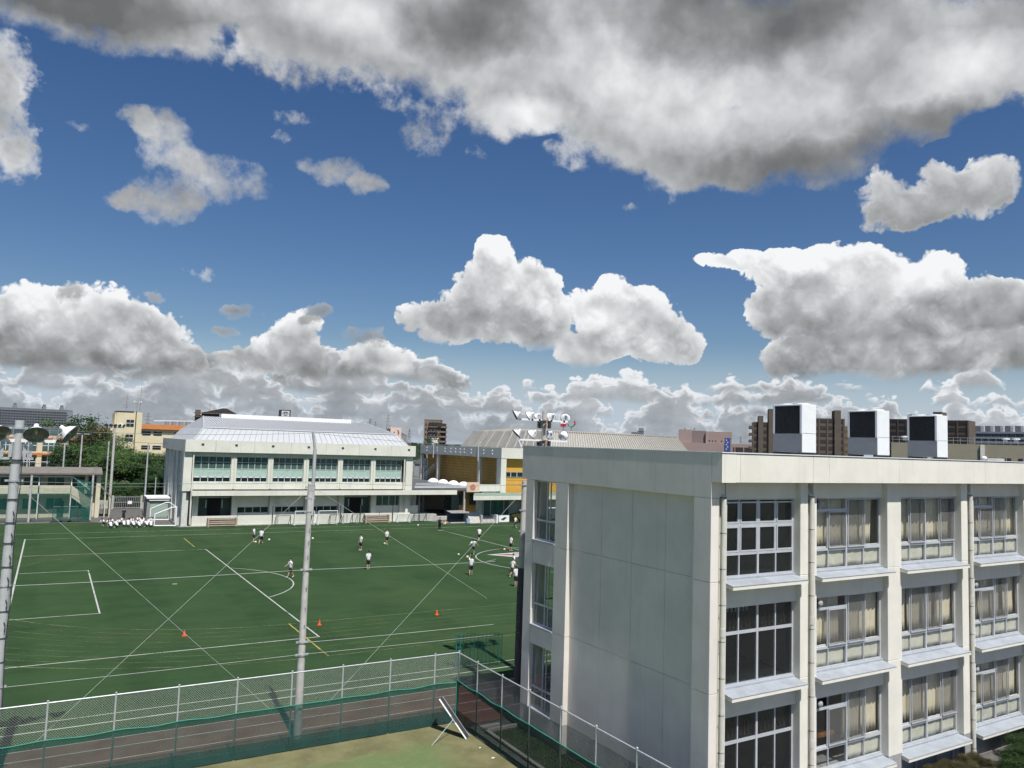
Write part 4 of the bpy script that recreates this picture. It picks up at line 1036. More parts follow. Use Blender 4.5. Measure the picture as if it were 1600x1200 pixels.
# eaves band with joints and little lamps
xs = [GXL, 19.1, 24.2, 29.2, 34.2, 39.2, 44.2, GXR]
for a, b in zip(xs[:-1], xs[1:]): Gb('eaves_panel', M_gcream, a+.01, b-.01, 109.0, 109.35, 9.85, 11.45)
Gb('eaves_panel', M_gcream, GXL, GXL+.35, 109.36, 132.8, 9.85, 11.44); Gb('eaves_panel', M_gcream, GXR-.35, GXR, 109.36, 132.8, 9.85, 11.44)
Gb('eaves_deck', M_concd, GXL+.35, GXR-.35, 109.35, 132.8, 9.85, 10.0)
Gb('eaves_deck', M_roofm, GXL+.3, GXR-.3, 109.35, 132.8, 11.2, 11.4)
for x in (17.3, 21.6, 26.5, 31.5, 36.5, 41.5, 46.9): Gb('eaves_light', M_dark, x, x+.34, 108.96, 109.0, 10.72, 10.98)
# roof: steep skirt, then shallow hips, ridge monitor
def quad(name, pts, m, th=(0, 0, -.12)): return MB().prism(pts, th).obj(name, m, gy)
e0, e1, b0, b1, r0, r1 = 16.4, 47.1, 17.75, 45.75, 19.2, 44.2
ye, yb, yr, yb2, ye2 = 109.45, 111.0, 121.0, 131.0, 132.5
ze, zb, zr = 11.42, 13.08, 14.85
quad('roof_skirt', [(e0, ye, ze), (e1, ye, ze), (b1, yb, zb), (b0, yb, zb)], M_rooff)
quad('roof_slope', [(b0, yb, zb+.04), (b1, yb, zb+.04), (r1, yr, zr), (r0, yr, zr)], M_roofm)
quad('roof_skirt', [(e0, ye2, ze), (e0, ye, ze), (b0, yb, zb), (b0, yb2, zb)], M_rooff); quad('roof_hip', [(b0, yb2, zb), (b0, yb, zb), (r0, yr, zr)], M_roofm)
quad('roof_skirt', [(e1, ye, ze), (e1, ye2, ze), (b1, yb2, zb), (b1, yb, zb)], M_rooff); quad('roof_hip', [(b1, yb, zb), (b1, yb2, zb), (r1, yr, zr)], M_roofm)
quad('roof_skirt', [(e1, ye2, ze), (e0, ye2, ze), (b0, yb2, zb), (b1, yb2, zb)], M_rooff); quad('roof_slope', [(b1, yb2, zb), (b0, yb2, zb), (r0, yr, zr), (r1, yr, zr)], M_roofm)
MB().tube((b0, yb-.02, zb+.02), (b1, yb-.02, zb+.02), .13, seg=6).obj('roof_trim', M_rooff, gy)
for a, b in (((e0, ye, ze), (b0, yb, zb)), ((b0, yb, zb), (r0, yr, zr)), ((e1, ye, ze), (b1, yb, zb)), ((b1, yb, zb), (r1, yr, zr))): MB().tube(a, b, .11, seg=6).obj('roof_trim', M_rooff, gy)
Gb('ridge_monitor', M_white, 21.6, 41.6, 120.2, 121.8, 14.7, 15.32)
M_seam = mat('roof_seam', (0.31, 0.32, 0.338), .6, .05, 2)
k = 0; n_s = 74
for i in range(n_s+1):        # standing seams on the slope facing the field
    x = b0+(b1-b0)*i/n_s; t = (x-b0)/(b1-b0)
    xt = min(max(x, r0), r1); 
    top = (x, yr, zr) if r0 <= x <= r1 else ((x, yb+(yr-yb)*(x-b0)/(r0-b0), zb+(zr-zb)*(x-b0)/(r0-b0)) if x < r0 else (x, yb+(yr-yb)*(b1-x)/(b1-r1), zb+(zr-zb)*(b1-x)/(b1-r1)))
    if abs(top[1]-yb) > .3: MB().prism([(x-.03, yb, zb+.04), (x+.03, yb, zb+.04), (x+.03, yb, zb+.10), (x-.03, yb, zb+.10)], (top[0]-x, top[1]-yb, top[2]-zb-.04)).obj('roof_seam', M_seam, gy)
for i in range(38):
    x = e0+.7+(e1-e0-1.4)*i/37; xb_ = b0+(x-e0)*(b1-b0)/(e1-e0)
    MB().prism([(x-.025, ye, ze), (x+.025, ye, ze), (x+.025, ye-.025, ze+.015), (x-.025, ye-.025, ze+.015)], (xb_-x, yb-ye, zb-ze)).obj('skirt_seam', mat('skirt_seam', (.19, .20, .215), .7, .1, 2), gy)
# upper windows: six bays of 5 x 4 lights
BX = [(16.62, 21.35), (21.98, 26.25), (27.0, 31.25), (32.05, 36.25), (37.05, 41.3), (42.1, 46.35)]
Gb('upper_lintel', M_gcream, 16.3, 47.0, 109.75, 110.2, 9.25, 9.86)
Gb('upper_back', M_concd, 16.3, 47.4, 111.4, 111.5, 4.6, 9.86)
Gb('upper_apron', M_gcream, 16.3, 47.0, 109.62, 110.1, 4.86, 5.86)
for i, (x0, x1) in enumerate(BX):
    y = 109.98; zs = (5.86, 6.62, 7.62, 8.5, 9.25); n = 5; w = (x1-x0)/n
    mb = MB(); t = .09
    for j in range(n+1): mb.box(x0+j*w-t/2, x0+j*w+t/2, y-.06, y+.06, 5.86, 9.27)
    for z in zs: mb.box(x0, x1, y-.055, y+.055, z-t/2, z+t/2)
    f = mb.obj('window', M_gframe, gy)
    for a in range(4):
        for j in range(n):
            m = (M_dkglass, M_gcurt, M_gglass, M_gglass)[a]
            MB().box(x0+j*w+t/2, x0+(j+1)*w-t/2, y-.02+(.002*((i+j+a) % 3)), y+.03, zs[a]+t/2, zs[a+1]-t/2).obj('pane', m, f)
    for j in range(n):   # narrow white stops under the lowest lights
        MB().box(x0+j*w+.1, x0+(j+1)*w-.1, y-.05, y-.03, 6.44, 6.56).obj('stop_rail', M_white, f)
for x in (21.35, 26.25, 31.25, 36.25, 41.3):
    Gb('pier', M_gcream, x, x+.72, 109.5, 110.1, 4.86, 9.26)
    MB().tube((x+.40, 109.43, 4.75), (x+.40, 109.43, 9.1), .06, seg=8).obj('downpipe', M_gcream, gy)
    Gb('pipe_foot', M_dark, x+.28, x+.52, 109.3, 109.5, 4.74, 4.92)
for x in (16.5, 46.6): MB().tube((x, 109.36, .3 if x < 20 else 4.7), (x, 109.36, 9.85), .10, seg=8).obj('downpipe', M_gcream, gy)
# canopy slab over the ground floor
Gb('canopy', M_gcream, 16.5, 55.5, 108.9, 109.15, 4.05, 4.72); Gb('canopy_roof', M_beam, 16.5, 55.5, 109.15, 110.6, 4.40, 4.62)
Gb('canopy_soffit', M_conc, 16.5, 55.5, 109.15, 113.0, 4.06, 4.14)
# ground floor, set back; low terrace wall in front
Gb('terrace', M_conc, 16.6, 52.5, 109.75, 113.0, 0, .98)
cols = (16.9, 22.0, 27.1, 32.1, 37.1, 42.1, 46.7)
for i, x in enumerate(cols): Gb('ground_column', M_gcream, x, x+.75, 110.75, 111.3, .9, 4.06)
for a, b in zip((16.75, 22.55, 28.0, 33.0, 38.0, 43.0), (22.5, 27.95, 32.95, 37.95, 42.95, 47.9)): Gb('terrace_wall', M_gcream, a+.02, b-.02, 109.52, 109.76, 0, 1.32)
Gb('ground_back', M_gcream, 16.5, 50.2, 112.6, 112.9, .9, 4.06)
def g_door(x0, x1):
    f = MB().box(x0, x1, 111.9, 112.1, .95, 3.95).obj('entrance', M_door, gy)
    MB().box((x0+x1)/2-.85, (x0+x1)/2+.85, 111.84, 111.9, .95, 3.5).obj('door_opening', M_black, f)
    for s in (-1, 1): MB().box((x0+x1)/2+s*1.05-.06, (x0+x1)/2+s*1.05+.06, 111.85, 111.9, 2.2, 3.3).obj('handle', M_alu, f)
    MB().box(x0, x1, 111.86, 111.898, 3.55, 3.66).obj('transom', M_alu, f)
g_door(17.7, 22.0); g_door(37.9, 42.05)
for x0, x1 in ((22.8, 27.05), (27.9, 32.05), (32.9, 37.05)):
    Gb('ground_wall', M_gcream, x0, x1, 111.3, 111.5, 2.35, 4.06); Gb('ground_wall', M_gcream, x0, x1, 111.3, 111.5, .95, 1.5)
    f = MB().box(x0, x1, 111.42, 111.5, 1.5, 2.35).obj('low_window', M_dkglass, gy)
    mb = MB()
    for j in range(5): mb.box(x0+j*(x1-x0)/4-.05, x0+j*(x1-x0)/4+.05, 111.36, 111.42, 1.5, 2.35)
    mb.box(x0, x1, 111.362, 111.418, 1.5, 1.57); mb.box(x0, x1, 111.362, 111.418, 2.28, 2.35); mb.obj('frame', M_gframe, f)
Gb('ground_wall', M_gcream, 43.0, 50.0, 111.3, 111.5, .95, 2.25)
f = MB().box(43.0, 47.2, 111.4, 111.48, 2.25, 3.8).obj('office_window', M_gglass, gy)
mb = MB()
for j in range(5): mb.box(43+j*1.05-.05, 43+j*1.05+.05, 111.33, 111.4, 2.25, 3.8)
mb.box(43, 47.2, 111.335, 111.395, 2.25, 2.33); mb.box(43, 47.2, 111.335, 111.395, 3.72, 3.8); mb.obj('frame', M_gframe, f)
Gb('ground_wall', M_gcream, 47.5, 48.5, 110.9, 111.5, .95, 4.06)
kind(MB().box(15.3, 52.2, 109.32, 109.5, -.02, .10).obj('kerb', M_conc), 'structure')

# ---- low passage with bubble skylights between the two gymnasiums
ps = thing('passage', 'low flat-roofed passage with white bubble skylights between the two gymnasiums', 'building', (52, 112, 0))
M_dkroof = mat('dark_flat_roof', (0.10, 0.105, 0.11), .8, .15, .7)
MB().box(48.2, 63.4, 110.7, 141.0, 4.5, 4.75).obj('roof', M_dkroof, ps)
for i, (x, y) in enumerate(((61.6, 130.8), (61.7, 126.8), (61.9, 123.0), (62.0, 119.3))):
    MB().lathe((x, y, 4.75), (0, 0, 1), [(0, 1.05), (.25, 1.05), (.30, .95), (.60, .62), (.74, .25), (.76, 0)], 14).obj('skylight', M_white, ps, smooth=True)
for k in range(5): MB().tube((50.0+k*1.2, 113.0+k*2.6, 4.9), (60.6, 112.5+k*2.9, 4.9), .06, seg=5).obj('roof_pipe', M_steel, ps)
MB().box(50.5, 63, 122, 122.3, 0, 4.5).obj('back_wall', M_gcream, ps)
M_ochre = mat('ochre_wall', (0.52, 0.32, 0.085), .8, .08, .6, streak=.12)
MB().box(57.4, 62.5, 113.5, 113.8, 0, 4.4).obj('ochre_wall', M_ochre, ps)
for x in (58.0, 60.2): 
    w_ = MB().box(x, x+1.3, 113.42, 113.5, 2.0, 3.8).obj('window', M_gglass, ps); MB().box(x-.08, x+1.38, 113.38, 113.42, 1.92, 2.0).obj('sill', M_gframe, w_)
for x, y in ((51.0, 113.5), (52.6, 115.5), (55.6, 112.4), (57.0, 109.4)): MB().box(x, x+.30, y, y+.30, 0, 4.5).obj('column', M_conc, ps)
MB().box(52.4, 62.5, 109.8, 126, .02, .55).obj('floor', M_conc, ps)
MB().box(54.4, 56.9, 110.9, 111.0, .6, 4.2).obj('glass_screen', M_dkglass, ps)

# ================================================================== ochre gymnasium
M_ochl = mat('ochre_cladding', (0.60, 0.33, 0.06), .7, .05, .6)
M_groof = mat('brown_grey_roof', (0.34, 0.325, 0.285), .7, .10, .5)
M_rib = mat('pale_roof_rib', (0.47, 0.45, 0.41), .7, .06, 1)
og = thing('ochre_gymnasium', 'ochre and cream gymnasium with brown metal roof beside the white gymnasium', 'building', (63.4, 109, 0))
def Ob(name, m, *a): return box(name, m, og, *a)
OX = 63.42
Ob('side_wall', M_ochre, OX+1.6, OX+1.9, 110.0, 141, 4.2, 9.8); Ob('front_wall', M_ochl, 64.5, 112, 109.9, 110.2, 4.2, 9.8)
for z in (5.6, 6.3, 8.45): Ob('cladding_joint', M_ochre, 64.5, 112, 109.87, 109.9, z, z+.05)
for z in [4.8+.5*i for i in range(10)]: Ob('board_joint', M_dark, OX+1.585, OX+1.6, 110.9, 140.5, z, z+.035)
Ob('parapet', M_gcream, OX, OX+.4, 109.36, 141.2, 9.88, 11.58); Ob('parapet', M_gcream, OX, 112, 109.0, 109.35, 9.88, 11.6)
Ob('soffit', M_gcream, OX+.4, 112, 109.35, 141, 9.85, 9.95); Ob('deck', M_concd, OX+.4, 112, 109.35, 141, 11.3, 11.5)
Ob('corner_pier', M_gcream, OX+.02, 64.45, 109.05, 110.4, 4.3, 9.85); Ob('front_base', M_gcream, 59.2, 63.9, 109.2, 109.5, 4.5, 5.6)
for y in (116.5, 133.0, 140.6): Ob('side_column', M_gcream, OX+.02, OX+.55, y, y+.6, 4.3, 9.86)
for y in (113.0, 136.6): MB().tube((OX+1.5, y, 4.6), (OX+1.5, y, 9.85), .10, seg=8).obj('pipe', M_gcream, og)
for y in (116.9, 135.0): MB().box(OX-.05, OX+.02, y, y+.25, 9.2, 11.75).obj('scupper_pipe', M_white, og)
for y in (112.0, 115.0, 119.5, 122.2, 123.8, 125.6, 127.5, 130.0, 133.4, 138.0):
    for z in (10.5, 11.05): MB().lathe((OX-.02, y, z), (-1, 0, 0), [(0, .11), (.10, .11), (.12, 0)], 8).obj('vent_cap', M_white, og)
for i, x in enumerate((64.65, 65.85, 67.05, 68.25, 71.5, 72.7, 73.9)):
    f = MB().box(x, x+1.05, 109.84, 109.9, 6.85, 7.6).obj('window', M_dkglass, og)
    q = MB(); q.box(x-.06, x+1.11, 109.80, 109.84, 6.79, 6.85); q.box(x-.06, x+1.11, 109.80, 109.84, 7.6, 7.66); q.box(x-.06, x, 109.80, 109.84, 6.85, 7.6); q.box(x+1.05, x+1.11, 109.80, 109.84, 6.85, 7.6); q.obj('frame', M_gframe, f)
st = MB()   # outside stair on the shaded side
for k in range(9): st.box(OX+.3, OX+1.4, 139.6-k*.62, 140.0-k*.62, 4.8+k*.28, 4.9+k*.28)
st.obj('stair', M_steel, og); MB().tube((OX+.25, 140, 5.7), (OX+.25, 134.6, 8.1), .07, seg=5).obj('stair_rail', M_white, og); MB().tube((OX+.25, 140, 5.2), (OX+.25, 134.6, 7.6), .06, seg=5).obj('stair_rail', M_white, og)
# roof
def oq(name, pts, m): return MB().prism(pts, (0, 0, -.15)).obj(name, m, og)
E0, E1, B0, B1, R0, R1 = 72.0, 106.6, 73.7, 104.8, 74.6, 103.4
Ye, Yb, Yr, Yb2, Ye2 = 110.5, 112.4, 125.5, 138.5, 140.6; Ze, Zb, Zr = 11.5, 14.62, 15.25
oq('roof_front', [(E0, Ye, Ze), (E1, Ye, Ze), (B1, Yb, Zb), (B0, Yb, Zb)], mat('pale_roof_sheet', (.30, .285, .26), .6, .05, .7)); oq('roof_end', [(E0, Ye2, Ze), (E0, Ye, Ze), (B0, Yb, Zb), (B0, Yb2, Zb)], M_groof)
oq('roof_end', [(E1, Ye, Ze), (E1, Ye2, Ze), (B1, Yb2, Zb), (B1, Yb, Zb)], M_groof); oq('roof_rear', [(E1, Ye2, Ze), (E0, Ye2, Ze), (B0, Yb2, Zb), (B1, Yb2, Zb)], M_groof)
oq('roof_top', [(B0, Yb, Zb+.02), (B1, Yb, Zb+.02), (R1, Yr, Zr), (R0, Yr, Zr)], M_groof); oq('roof_top', [(B1, Yb2, Zb+.02), (B0, Yb2, Zb+.02), (R0, Yr, Zr), (R1, Yr, Zr)], M_groof)
oq('roof_top', [(B0, Yb2, Zb+.02), (B0, Yb, Zb+.02), (R0, Yr, Zr)], M_groof)
for i in range(62):
    x = E0+.3+(E1-E0-.6)*i/61; xb_ = B0+(x-E0)*(B1-B0)/(E1-E0)
    MB().prism([(x-.08, Ye, Ze), (x+.08, Ye, Ze), (x+.06, Ye-.14, Ze+.08), (x-.06, Ye-.14, Ze+.08)], (xb_-x, Yb-Ye, Zb-Ze)).obj('roof_rib', M_rib, og)
for y in (113.2, 115.6, 117.0, 119.3, 122.3, 125.8, 130.2, 133.2, 134.3):
    yb_ = Yb+(y-Ye)*(Yb2-Yb)/(Ye2-Ye); MB().prism([(E0, y-.14, Ze), (E0, y+.14, Ze), (E0-.08, y+.14, Ze+.06), (E0-.08, y-.14, Ze+.06)], (B0-E0, yb_-y, Zb-Ze)).obj('roof_strip', M_rib, og)
MB().tube((B0, Yb, Zb+.05), (B1, Yb, Zb+.05), .12, seg=6).obj('roof_trim', mat('ridge_trim', (.22, .19, .16), .7, .1, 1), og)
# canopy and ground floor
MB().prism([(55.4, 103.2, 3.62), (90, 103.2, 3.62), (90, 109.0, 3.62), (58.6, 109.0, 3.62)], (0, 0, .62)).obj('canopy', M_gcream, og)
MB().prism([(55.5, 103.3, 4.245), (90, 103.3, 4.245), (90, 109.0, 4.245), (58.6, 109.0, 4.245)], (0, 0, .05)).obj('canopy_roof', mat('green_membrane', (.20, .28, .22), .8, .1, 1), og)
Ob('ground_wall', M_gcream, 62.2, 90, 107.0, 107.3, .0, 3.62); Ob('column', M_conc, 57.2, 58.0, 105.0, 105.7, .9, 3.62); Ob('column', M_gcream, 65.6, 65.85, 104.0, 104.25, .3, 4.1)
gl = Ob('glazed_front', M_gglass, 58.9, 63.6, 106.4, 106.5, 1.0, 3.5)
for x in (58.9, 60.2, 61.5, 62.6, 63.6): MB().box(x-.06, x+.06, 106.34, 106.4, 1.0, 3.5).obj('mullion', M_gframe, gl)
MB().box(61.0, 61.5, 106.3, 106.36, 1.0, 3.45).obj('green_curtain', mat('teal_curtain', (.02, .16, .13), .8, .2, 3), gl)
gl = Ob('glazed_front', M_gglass, 66.2, 70.5, 106.4, 106.5, 1.0, 3.5)
for x in (66.2, 67.6, 69.0, 70.5): MB().box(x-.06, x+.06, 106.34, 106.4, 1.0, 3.5).obj('mullion', M_gframe, gl)
Ob('terrace', M_conc, 56.4, 72, 105.6, 109.0, 0, .95); Ob('terrace_front', mat('pinkish_concrete', (.47, .40, .32), .85, .1, 1), 60.6, 66.5, 105.2, 105.6, 0, .95)
sg = Ob('sign_board', mat('sign_board', (.62, .47, .36), .7, .1, 2), 57.1, 59.4, 108.75, 108.85, 4.45, 6.0)
MB().lathe((58.2, 108.74, 5.2), (0, -1, 0), [(0, .5), (.01, .5), (.01, 0)], 12).obj('sign_mark', mat('sign_mark', (.42, .18, .12), .7, .3, 4), sg)

# ================================================================== around the far side of the field
M_tan = mat('tan_board', (0.42, 0.34, 0.26), .8, .1, 1.5)
def bench(x, y, label):
    b = thing('team_bench', label, 'bench', (x, y, 0), 'wooden step benches along the gymnasium wall')
    for s in (0, 3.6): MB().box(x+s, x+s+.16, y-.1, y+.75, 0, 1.15).obj('end_frame', M_tan, b)
    for k in range(4): MB().box(x+.16, x+3.6, y-.05+.17*k, y+.12+.17*k, .10+.26*k, .22+.26*k).obj('plank', M_tan, b)
    MB().box(x+.16, x+3.6, y+.68, y+.74, .1, 1.1).obj('back_board', M_concd, b)
bench(18.6, 108.45, 'brown wooden step bench left against the white gymnasium wall')
bench(40.4, 108.45, 'brown wooden step bench right against the white gymnasium wall')
M_gframe2 = mat('dark_green_tube', (0.03, 0.09, 0.07), .5, .1, 4)
M_netw = mat('pale_net', (0.55, 0.60, 0.57), .9, .1, 2, alpha=.16)
def small_goal(x, y, w, h, d, m, label, grp='practice goals along the gymnasium wall', r=.05):
    t = thing('practice_goal', label, 'goal', (x, y, 0), grp)
    for s in (0, w): MB().tube((x+s, y, 0), (x+s, y, h), r, seg=6).obj('upright', m, t)
    MB().tube((x, y, h), (x+w, y, h), r, seg=6).obj('crossbar', m, t)
    for s in (0, w): MB().tube((x+s, y, h), (x+s, y+d, .05), r*.8, seg=6).obj('stay', m, t); MB().tube((x+s, y, .05), (x+s, y+d, .05), r*.8, seg=6).obj('ground_bar', m, t)
    MB().tube((x, y+d, .05), (x+w, y+d, .05), r*.8, seg=6).obj('ground_bar', m, t)
    MB().poly([(x, y, h), (x+w, y, h), (x+w, y+d, .05), (x, y+d, .05)], [(0, 1, 2, 3)]).obj('net', M_netw, t)
L = ['first small green goal from the left along the gymnasium wall', 'taller pale goal just left of the middle pole', 'taller pale goal just right of the middle pole', 'green goal left of the wider pair along the gymnasium wall', 'wide pale goal frame left of the right bench', 'green goal frame touching the right bench', 'small pale goal right of the right bench', 'dark green goal at the right end of the gymnasium wall']
for (x, w, h, m), l in zip(((27.4, 2.0, 1.35, M_gframe2), (29.9, 2.7, 1.95, M_white), (33.2, 2.7, 1.95, M_white), (36.5, 1.7, 1.35, M_gframe2), (37.0, 2.1, 1.4, M_steel), (38.3, 1.8, 1.4, M_gframe2), (45.4, 1.9, 1.3, M_white), (48.0, 2.0, 1.3, M_gframe2)), L):
    if l.startswith('green goal left'): x = 35.0
    small_goal(x, 108.1 if w < 2.5 else 107.7, w, h, 1.0, m, l)
for i, x in enumerate((27.2, 36.9, 39.9, 45.0, 49.4)):
    p_ = MB(); p_.tube((x, 109.3, 0), (x, 109.3, 2.6), .06, seg=6)
    tag(p_.obj('net_post', M_dark), ['thin dark post left of the small goals at the gymnasium wall', 'thin dark post between the goals near the middle pole', 'thin dark post left of the right bench', 'thin dark post right of the right bench', 'tall dark post behind the person in black'][i], 'post', 'dark posts along the gymnasium wall')
# portable goal lying at the left of the gymnasium
pg = thing('portable_goal', 'white portable football goal standing sideways by the shed', 'goal', (12.3, 111, 0))
def bar(a, b, r=.075): MB().tube(a, b, r, seg=8).obj('bar', M_white, pg)
A0, A1 = (12.45, 111.0), (15.0, 110.7); B0_, B1_ = (12.75, 119.0), (15.1, 118.4)
for (x0, y0), (x1, y1), hz in ((A0, A1, 2.45), (B0_, B1_, 2.45)):
    bar((x0, y0, .06), (x1, y1, .06)); bar((x1, y1, .06), (x1, y1, 2.45)); bar((x0, y0, .06), (x0, y0, 1.55)); bar((x0, y0, 1.55), (x1-.5, y1, 2.45)); bar((x1-.5, y1, 2.45), (x1, y1, 2.45))
bar((15.0, 110.7, 2.45), (15.1, 118.4, 2.45)); bar((12.45, 111.0, .06), (12.75, 119.0, .06))
# storage shed
sh = thing('storage_shed', 'grey green storage shed with white roof beside the gymnasium', 'shed', (12.6, 122, 0))
MB().box(12.9, 15.3, 121.6, 125.5, 0, 2.5).obj('body', mat('shed_wall', (.27, .34, .30), .6, .08, 1), sh); MB().box(12.4, 15.5, 121.2, 125.8, 2.78, 2.98).obj('roof', M_white, sh); MB().box(12.75, 15.4, 121.3, 125.6, 2.5, 2.62).obj('eaves', M_white, sh)
MB().box(13.0, 15.2, 121.57, 121.6, .15, 2.3).obj('shutter', mat('shed_shutter', (.30, .38, .33), .55, .05, 1), sh); MB().box(12.5, 12.9, 121.5, 125.6, 0, 2.78).obj('side_panel', M_concd, sh)
# gate at the end of the drive
gt = thing('sliding_gate', 'grey barred school gate with notice beneath the trees', 'gate', (8.8, 137, 0))
for x in (9.0, 13.1): MB().box(x, x+.3, 137, 137.3, 0, 2.1).obj('gate_post', M_conc, gt)
for k in range(14): MB().box(9.35+k*.27, 9.40+k*.27, 137.1, 137.15, .15, 1.9).obj('bar', M_steel, gt)
for z in (.15, 1.0, 1.85): MB().box(9.3, 13.1, 137.08, 137.17, z, z+.07).obj('rail', M_steel, gt)
MB().box(11.3, 11.9, 137.0, 137.06, .75, 1.25).obj('notice', M_white, gt)
wl = thing('boundary_wall', 'low grey boundary wall beside the school gate', 'wall', (-30, 138, 0)); MB().box(-40, 8.9, 138, 138.25, 0, 1.3).obj('wall', M_conc, wl); MB().box(13.4, 15.4, 137.0, 137.25, 0, 1.0).obj('wall', M_conc, wl)
# ---- dugout shelter, stairs and bits at the right end of the far side
M_navy = mat('navy_panel', (0.05, 0.075, 0.11), .5, .2, 1.5)
dg = thing('dugout', 'low dark blue dugout with white end panel at the far touchline', 'dugout', (54, 104.4, 0))
MB().box(52.6, 55.6, 104.9, 106.4, .05, .15).obj('floor', M_conc, dg); MB().box(52.6, 55.4, 106.2, 106.3, .1, 1.6).obj('back', M_navy, dg); MB().prism([(52.5, 104.7, 1.55), (55.5, 104.5, 1.55), (55.5, 106.4, 1.75), (52.5, 106.4, 1.75)], (0, 0, .08)).obj('roof', M_concd, dg)
MB().box(52.7, 55.2, 105.5, 105.9, .4, .48).obj('seat', M_navy, dg); MB().prism([(55.4, 104.1, .05), (55.4, 106.4, .05), (55.4, 106.4, 1.6), (55.4, 105.0, 1.6)], (1.9, .1, 0)).obj('end_panel', M_conc, dg)
tag(MB().box(55.0, 55.5, 104.3, 104.6, .05, .75).obj('blue_bag', mat('light_blue_bag', (.22, .36, .52), .8, .2, 4)), 'light blue bag standing at the end of the dugout', 'bag')
st = thing('terrace_stairs', 'small concrete stairs beside the dugout up to the ochre gymnasium', 'stairs', (58.5, 104.6, 0))
for k in range(5): MB().box(57.6, 60.0, 104.3+k*.28, 105.8, .19*k, .19*k+.19).obj('step', M_conc, st)
for x in (57.3, 60.0): MB().box(x, x+.28, 104.0, 105.9, 0, 1.25).obj('cheek_wall', M_white if x > 58 else M_conc, st)
sn = thing('field_sign', 'small black and white framed sign leaning at the terrace wall', 'sign', (60.8, 104.6, 0))
MB().box(60.7, 62.6, 104.55, 104.65, .05, 1.15).obj('panel', M_white, sn)
MB().prism([(61.1, 104.54, .45), (61.6, 104.54, .35), (62.2, 104.54, .75), (61.7, 104.54, .85)], (0, -.01, 0)).obj('emblem', M_dark, sn)
for a in ((60.62, 60.7, .0, 1.23), (62.6, 62.68, .0, 1.23)): MB().box(a[0], a[1], 104.53, 104.67, a[2], a[3]).obj('frame', M_dark, sn)
for z in (0, 1.15): MB().box(60.7, 62.6, 104.53, 104.67, z, z+.08).obj('frame', M_dark, sn)
bp_ = thing('ball_cart', 'yellow and orange balls piled in a net bag on the touchline', 'balls', (51.0, 103.6, 0))
for k in range(9):
    a = k*.7; MB().lathe((51.0+.42*math.cos(a)*(k % 3)*.6, 103.5+.3*math.sin(a)*(k % 2), .16+.2*(k // 5)), (0, 0, 1), [(-.12, 0), (-.1, .07), (0, .12), (.1, .07), (.12, 0)], 8).obj('ball', mat('yellow_ball', (.62, .36, .05), .6, .2, 9) if k % 3 else M_white, bp_)
hg = thing('white_goal', 'white goal post at the far right beside the school corner', 'goal', (66.5, 103.5, 0))
for x in (66.6, 73.9): MB().tube((x, 101.2, 0), (x, 101.2, 2.44), .08, seg=8).obj('upright', M_white, hg)
MB().tube((66.6, 101.2, 2.44), (73.9, 101.2, 2.44), .08, seg=8).obj('crossbar', M_white, hg)
for x in (66.6, 73.9): MB().tube((x, 101.2, 2.44), (x+.05, 102.6, 1.9), .05, seg=6).obj('stay', M_white, hg); MB().tube((x, 101.2, .06), (x, 103.2, .06), .05, seg=6).obj('ground_bar', M_white, hg)

# ---- two-storey club pavilion at the left with the green batting net before it
M_pav = mat('pavilion_wall', (0.60, 0.57, 0.43), .8, .07, .7, streak=.2)
M_pvroof = mat('pavilion_roof', (0.17, 0.155, 0.14), .8, .12, 1)
pv = thing('club_pavilion', 'cream two storey club pavilion with outside stairs behind a green net', 'building', (-8, 124, 0))
def Vb(name, m, *a): return box(name, m, pv, *a)
MB().prism([(-16, 123.0, 6.05), (-16, 123.0, 6.2), (-16, 126.2, 6.95), (-16, 131.2, 6.4), (-16, 131.2, 6.2)], (22.7, 0, 0)).obj('roof', M_pvroof, pv)
Vb('fascia', M_pvroof, -16, 6.7, 122.9, 123.0, 6.02, 6.22)
Vb('wall', M_pav, -16, 6.6, 125.2, 131, 0, 6.1)
Vb('end_wall', M_pav, 6.05, 6.6, 123.6, 125.2, 0, 6.05); Vb('upper_column', M_pav, 4.6, 4.95, 123.6, 124, 3.4, 6.0)
Vb('gallery_floor', M_pav, -16, 3.1, 123.6, 125.2, 3.25, 3.5); Vb('gallery_parapet', M_pav, -16, 3.1, 123.5, 123.65, 3.4, 4.5); Vb('beam', M_white, -16, 3.2, 123.55, 123.7, 5.62, 5.78)
for x in (-15, -10, -5.5, -.85, 3.0): Vb('gallery_post', M_white, x-.07, x+.07, 123.5, 123.62, .0, 5.7)
for i in range(7):
    x = -13.6+i*2.75; 
    for z0, z1 in ((1.2, 2.6), (4.3, 5.6)):
        w_ = Vb('window', M_gglass, x, x+1.9, 125.14, 125.2, z0, z1); MB().box(x+.92, x+.98, 125.1, 125.14, z0, z1).obj('mullion', M_alu, w_)
for x in (-3.3, 2.3): Vb('door', M_door, x-.8, x, 125.13, 125.2, .1, 2.25)
Vb('upper_window', M_dkglass, 5.1, 5.95, 123.7, 123.76, 4.5, 5.7)
for s, z0, z1, x0, x1 in ((0, 5.7, 3.9, 3.1, 5.3),): MB().tube((x0, 123.45, z0), (x1, 123.45, z1), .09, seg=6).obj('stair_handrail', M_white, pv)
fl_ = MB(); fl_.prism([(3.0, 123.5, 3.3), (5.5, 123.5, 1.3), (5.5, 123.5, 1.0), (3.0, 123.5, 2.95)], (0, 1.3, 0)); fl_.obj('stair_flight', M_pav, pv)
MB().prism([(3.0, 123.45, 4.55), (5.5, 123.45, 2.6), (5.5, 123.45, 1.45), (3.0, 123.45, 3.35)], (0, .08, 0)).obj('stair_parapet', M_pav, pv)
